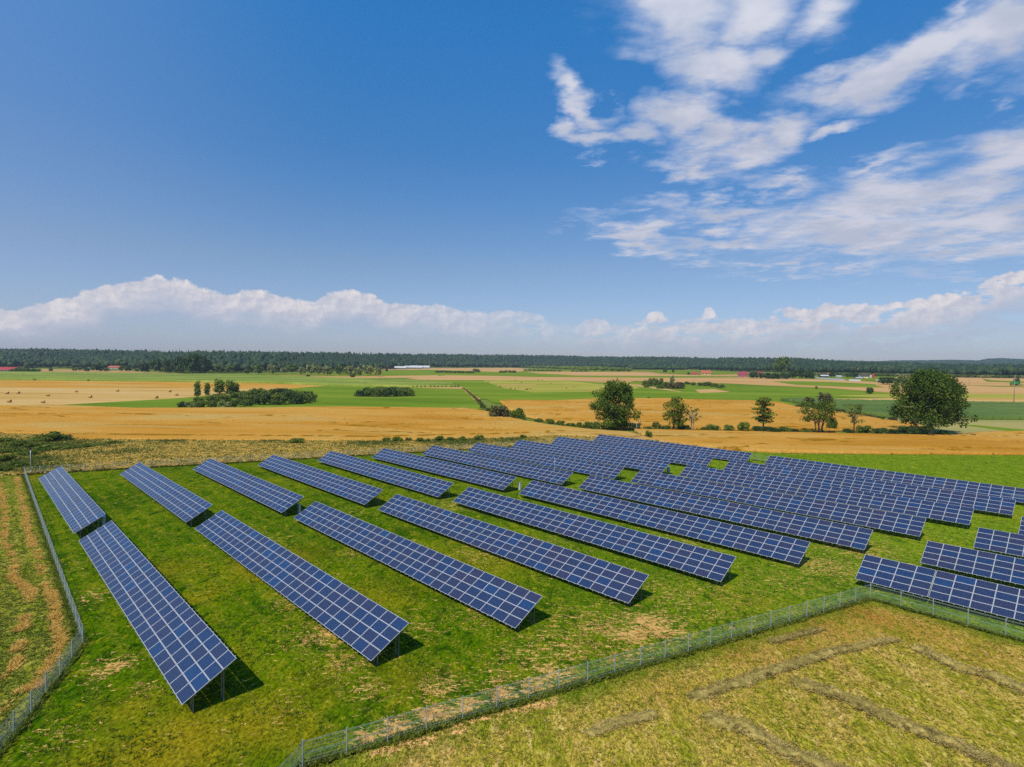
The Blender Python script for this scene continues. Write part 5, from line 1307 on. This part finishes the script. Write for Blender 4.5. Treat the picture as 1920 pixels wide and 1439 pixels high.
for u, v, lab in BA:
    x, y, z = at(u, v + 2.6); o = obj('straw_bale', ME_BALE, None, (x, y, z), label=lab, category='bale', group='straw bales on the left stubble field'); o.rotation_euler = (0, 0, random.uniform(-.5, .5)); o.scale = (1.15, 1.1, 1.1)
BRK = [(88, 453), (397, 442), (650, 435), (698, 435), (464, 460), (800, 468), (222, 509), (288, 505), (340, 530), (388, 532), (432, 517), (515, 539), (530, 537), (568, 528), (965, 520), (1055, 511), (1252, 562)]
up_ = [p for p in BRK if p[1] < 480]; lo_ = [p for p in BRK if p[1] >= 480]
ru, rl = ranks([p[0] for p in up_]), ranks([p[0] for p in lo_])
for (px_, py_) in BRK:
    blab = (ordinal(ru[up_.index((px_, py_))]) + ' from left of the brown bales in the far half of the yellow green field') if py_ < 480 else (ordinal(rl[lo_.index((px_, py_))]) + ' from left of the brown bales in the near half of the yellow green field')
    u, v = 900 + px_ / 6, 640 + py_ / 6
    x, y, z = at(u, v + 1.4); o = obj('hay_bale', ME_BALE, None, (x, y, z), label=blab, category='bale', group='bales on the yellow green field'); o.rotation_euler = (0, 0, random.uniform(0, 3)); o.scale = (1.15,) * 3

# ------------------------------------------------------------------ buildings
RED = plain('red_roof_sheet', (0.38, 0.035, 0.035), .6); PINKR = plain('magenta_roof_sheet', (0.27, 0.040, 0.055), .7); TILE = plain('red_clay_tiles', (0.42, 0.10, 0.055), .7)
WHITE = plain('white_render', (0.48, 0.48, 0.47), .8); YEL = plain('yellow_render', (0.62, 0.48, 0.14), .8); PINK = plain('pink_render', (0.38, 0.15, 0.13), .8); GREY = plain('grey_cladding', (0.50, 0.52, 0.55), .6)
DKWOOD = plain('dark_boards', (0.07, 0.055, 0.055), .8); WIN = plain('window_glass', (0.03, 0.04, 0.06), .1); BLUE = plain('blue_cladding', (0.03, 0.12, 0.42), .5); SILO = plain('red_silo_paint', (0.45, 0.05, 0.03), .5)
def house(u, v, wpx, hpx, roofpx, lab, wall, roof, name='farm_house', cat='house', depth_r=.7, rz=0.0, wins=3, hip=False, door=True, chimney=False):
    s = ppm(u, v); w, h, rh = wpx / s, hpx / s, roofpx / s; dp = w * depth_r
    x, y, z = at(u, v); t = thing(name, lab, cat, (x, y + dp / 2, z - .3), rz)
    mb = MB(); mb.box((0, 0, h / 2), (w / 2, dp / 2, h / 2))
    if not hip:
        for sx in (-1, 1): mb.poly([(sx * w / 2, -dp / 2, h), (sx * w / 2, dp / 2, h), (sx * w / 2, 0, h + rh)])
    obj('wall', mb.mesh('wall', [wall]), t)
    mb = MB(); o_ = w * .03 + .2; e_ = .12; ins = w * .25 if hip else -o_
    A1_, A2_, A3_, A4_ = (-w / 2 - o_, -dp / 2 - o_, h - e_), (w / 2 + o_, -dp / 2 - o_, h - e_), (w / 2 + o_, dp / 2 + o_, h - e_), (-w / 2 - o_, dp / 2 + o_, h - e_)
    r1, r2 = (-w / 2 + ins, 0, h + rh + .15), (w / 2 - ins, 0, h + rh + .15)
    mb.poly([A1_, A2_, r2, r1]); mb.poly([A3_, A4_, r1, r2]); mb.poly([A2_, A3_, r2]) if hip else None; mb.poly([A4_, A1_, r1]) if hip else None
    if not hip:   # thickness under the sheets
        lo = lambda p: (p[0], p[1], p[2] - .18)
        mb.poly([lo(A2_), lo(A1_), lo(r1), lo(r2)]); mb.poly([lo(A4_), lo(A3_), lo(r2), lo(r1)]); mb.poly([A1_, lo(A1_), lo(A2_), A2_]); mb.poly([A1_, r1, lo(r1), lo(A1_)]); mb.poly([A2_, lo(A2_), lo(r2), r2])
    rf = obj('roof', mb.mesh('roof', [roof]), t)
    if chimney:
        mb = MB(); mb.box((w * .2, 0, h + rh + .3), (.35, .35, .8)); obj('chimney', mb.mesh('chimney', [TILE]), rf)
    for k in range(wins):
        xx = -w / 2 + w * (k + .5) / wins; ww, wh = min(.7, w / wins * .25), min(.8, h * .28)
        if door and k == wins // 2:
            mb = MB(); mb.box((xx, -dp / 2 - .03, h * .33), (min(.6, w * .05), .05, h * .33)); obj('door', mb.mesh('door', [DKWOOD]), t); continue
        mb = MB(); mb.box((xx, -dp / 2 - .02, h * .55), (ww + .1, .04, wh + .1)); wn = obj('window', mb.mesh('window', [WHITE]), t)
        mb = MB(); mb.box((xx, -dp / 2 - .065, h * .55), (ww, .01, wh)); obj('pane', mb.mesh('pane', [WIN]), wn)
    return t
house(3, 697, 34, 3.5, 5, 'bright red roofed house cut by the left edge', WHITE, RED, rz=.15)
house(164, 689.5, 13, 1.8, 1.8, 'small white far house among trees, left of the red roofed one', WHITE, GREY)
house(212, 691.5, 20, 2.6, 2.8, 'small far house with orange red roof among trees on the left', WHITE, TILE)
house(1325, 703.3, 17, 3.8, 4.4, 'yellow house with red tiled roof, right of centre far away', YEL, TILE, chimney=True, rz=-.15)
house(1304, 703.4, 14, 2.0, 3.2, 'small yellow shed with low red roof beside the yellow house', YEL, RED, 'farm_shed', 'shed', hip=True, rz=-.1)
house(1396, 708, 17, 5.6, 5.2, 'pink barn with magenta red roof beside round farm trees', PINK, PINKR, 'barn', 'barn', rz=-.35, wins=3, depth_r=1.0)
house(1426, 703.5, 11, 3.0, 3.4, 'magenta red barn roof showing between the farm trees', GREY, PINKR, 'barn', 'barn', wins=2)
house(1547, 708, 14, 3.2, 1.6, 'dark low barn behind the long pale wall', DKWOOD, GREY, 'barn', 'barn')
house(1555, 706, 8, 4.5, 1.6, 'small dark building right of the dark low barn', DKWOOD, TILE, 'shed', 'shed', wins=1, door=False)
house(1574, 708, 9, 2.4, 1.2, 'small white village building behind the pale wall', WHITE, GREY, 'shed', 'shed', wins=2)
house(1620, 708, 13, 3.0, 3.0, 'village house with dark roof and white wall at the right', WHITE, DKWOOD, wins=2)
house(1612, 710, 12, 1.6, .8, 'low white shed before the dark roofed village house', WHITE, WHITE, 'shed', 'shed', wins=2)
house(1625, 710, 7, 1.2, 1.2, 'tiny orange yellow hut before the dark roofed house', YEL, YEL, 'shed', 'shed', wins=1, door=False)
house(1647, 714, 9, 1.0, .5, 'low white roofed store left of the dark trees', WHITE, WHITE, 'shed', 'shed', wins=1, door=False)
x, y, z = at(1637, 709); s = ppm(1637, 709); t = thing('grain_silo', 'red grain tower with white lower neighbour in the village', 'silo', (x, y, z)); mb = MB(); mb.tube([(0, 0, -.2), (0, 0, 6.5 / s)], 2.2 / s, 14); mb.tube([(0, 0, 6.5 / s), (0, 0, 7.6 / s)], [2.2 / s, .4 / s], 14); obj('tank', mb.mesh('tank', [SILO], False), t)
mb = MB(); mb.tube([(-4.4 / s, 0, -.2), (-4.4 / s, 0, 5.5 / s)], 1.9 / s, 14); obj('side_tank', mb.mesh('side_tank', [WHITE], False), t)
def wall_run(p, q, h, mat, lab, name='boundary_wall'):
    A_, B_ = at(*p), at(*q); t = thing(name, lab, 'wall', A_); d_ = Vector((B_[0] - A_[0], B_[1] - A_[1], B_[2] - A_[2])); n = 10
    s = ppm(*p)
    for k in range(n):
        mb = MB(); mb.bar(d_ * (k / n) + Vector((0, 0, h / s / 2)), d_ * ((k + .96) / n) + Vector((0, 0, h / s / 2)), .3, h / s); 
        o = obj('wall_panel', mb.mesh('wall_panel', [mat]), t)
wall_run((1519, 709.5), (1584, 714), 2.6, GREY, 'long pale grey wall before the village, left part'); wall_run((1592, 714.5), (1614, 715.3), 3.0, GREY, 'short pale grey wall before the village, right part')
# long white livestock sheds with blue gables
s = ppm(760, 691.5)
for i, (u, v, w, lab) in enumerate([(737, 692.3, 46, 'long white shed with blue gable at the left end of the far white sheds'), (762, 691.6, 56, 'long white shed in the middle of the far white sheds'), (786, 691.4, 36, 'long white shed at the right end of the far white sheds')]):
    t = house(u, v, w, 2.6, 3.0, lab, WHITE, WHITE, 'livestock_shed', 'shed', depth_r=.22, wins=6, door=False, rz=.04)
for i, (u, v, lab) in enumerate([(711.5, 691, 'blue gabled head building at the left end of the white sheds'), (735.5, 692.3, 'blue gabled porch building on the white sheds, middle'), (750, 692.6, 'blue gabled porch building on the white sheds, right')]):
    house(u, v, 5, 2.2, 2.0, lab, WHITE, BLUE, 'shed_porch', 'building', depth_r=1.0, wins=1, door=False, rz=0)

# combine harvester
x, y, z = at(1903, 723.5); s = ppm(1903, 723.5); GRN = plain('green_machine_paint', (0.03, 0.22, 0.04), .35); YW = plain('yellow_rim_paint', (0.6, 0.45, 0.03), .4)
t = thing('combine_harvester', 'green combine harvester standing on the far right stubble', 'harvester', (x, y, z), math.pi); k = 13 / s / 6.0; t.scale = (k, k, k)
mb = MB(); mb.box((0, 0, 2.3), (2.6, 1.4, 1.0)); mb.box((-1.8, 0, 3.1), (1.0, 1.2, .5)); mb.box((3.0, 0, 2.0), (.7, 1.2, .6)); obj('body', mb.mesh('body', [GRN]), t)
mb = MB(); mb.box((-3.0, 0, 2.7), (.8, .9, .9)); c_ = obj('cab', mb.mesh('cab', [WIN]), t); mb = MB(); mb.box((-3.0, 0, 3.66), (.9, 1.0, .06)); obj('cab_roof', mb.mesh('cab_roof', [GRN]), c_)
mb = MB(); mb.box((-4.4, 0, .7), (.9, 2.8, .35)); mb.box((-3.4, 0, 1.1), (.6, .5, .35)); obj('header', mb.mesh('header', [GRN]), t)
for xx, yy, r in ((-2.0, 1.5, 1.0), (-2.0, -1.5, 1.0), (2.4, 1.3, .65), (2.4, -1.3, .65)):
    mb = MB(); mb.tube([(xx, yy - .3, r), (xx, yy + .3, r)], r, 16); w_ = obj('wheel', mb.mesh('wheel', [M_BLACK]), t)
    mb = MB(); mb.tube([(xx, yy - .32, r), (xx, yy + .32, r)], r * .5, 12); obj('rim', mb.mesh('rim', [YW]), w_)

# telegraph poles across the fields
WOODP = plain('weathered_pole_wood', (0.26, 0.22, 0.18), .9)
for u, v, top, lab in [(1901, 754.5, 703, 'tall power pole at the right edge beyond the dark maize'), (1690, 737, 716, 'power pole left of the biggest tree'), (1817, 722, 706, 'thin far power pole right of the biggest tree'), (1299.5, 720, 708, 'short dead pole above the line of low bushes'),
                       (1580, 712, 699, 'far power pole before the village wall'), (1377, 697, 686, 'thin far pole before the forest left of the pink barn'), (99.5, 695, 687, 'thin far pole on the tan strip at the left')]:
    s = ppm(u, v); h = (v - top) / s; t = thing('power_pole', lab, 'pole', at(u, v)); mb = MB(); mb.tube([(0, 0, -.3), (0, 0, h)], [.16 + h * .004, .10 + h * .003], 7); obj('shaft', mb.mesh('shaft', [WOODP], True), t)
    mb = MB(); mb.box((0, 0, h - .5), (.8, .06, .06)); [mb.box((xx, 0, h - .34), (.05, .05, .10)) for xx in (-.7, 0, .7)]; obj('crossarm', mb.mesh('crossarm', [M_DARKST]), t)

# ------------------------------------------------------------------ haze
HAZE = 0.00008
if HAZE > 0:
    mb = MB(); mb.box((0, 2200, 74), (5300, 3100, 96))
    hm = bpy.data.materials.new('haze_air'); hm.use_nodes = True; T = NT(hm.node_tree); T.n.clear()
    pv = T.node('ShaderNodeVolumePrincipled', None, Color=(0.72, 0.82, 0.95), Density=HAZE); pv.inputs['Anisotropy'].default_value = 0.2
    mo = T.n.new('ShaderNodeOutputMaterial'); T.l.new(pv.outputs[0], mo.inputs['Volume'])
    obj('haze', mb.mesh('haze', [hm]), kind='stuff')
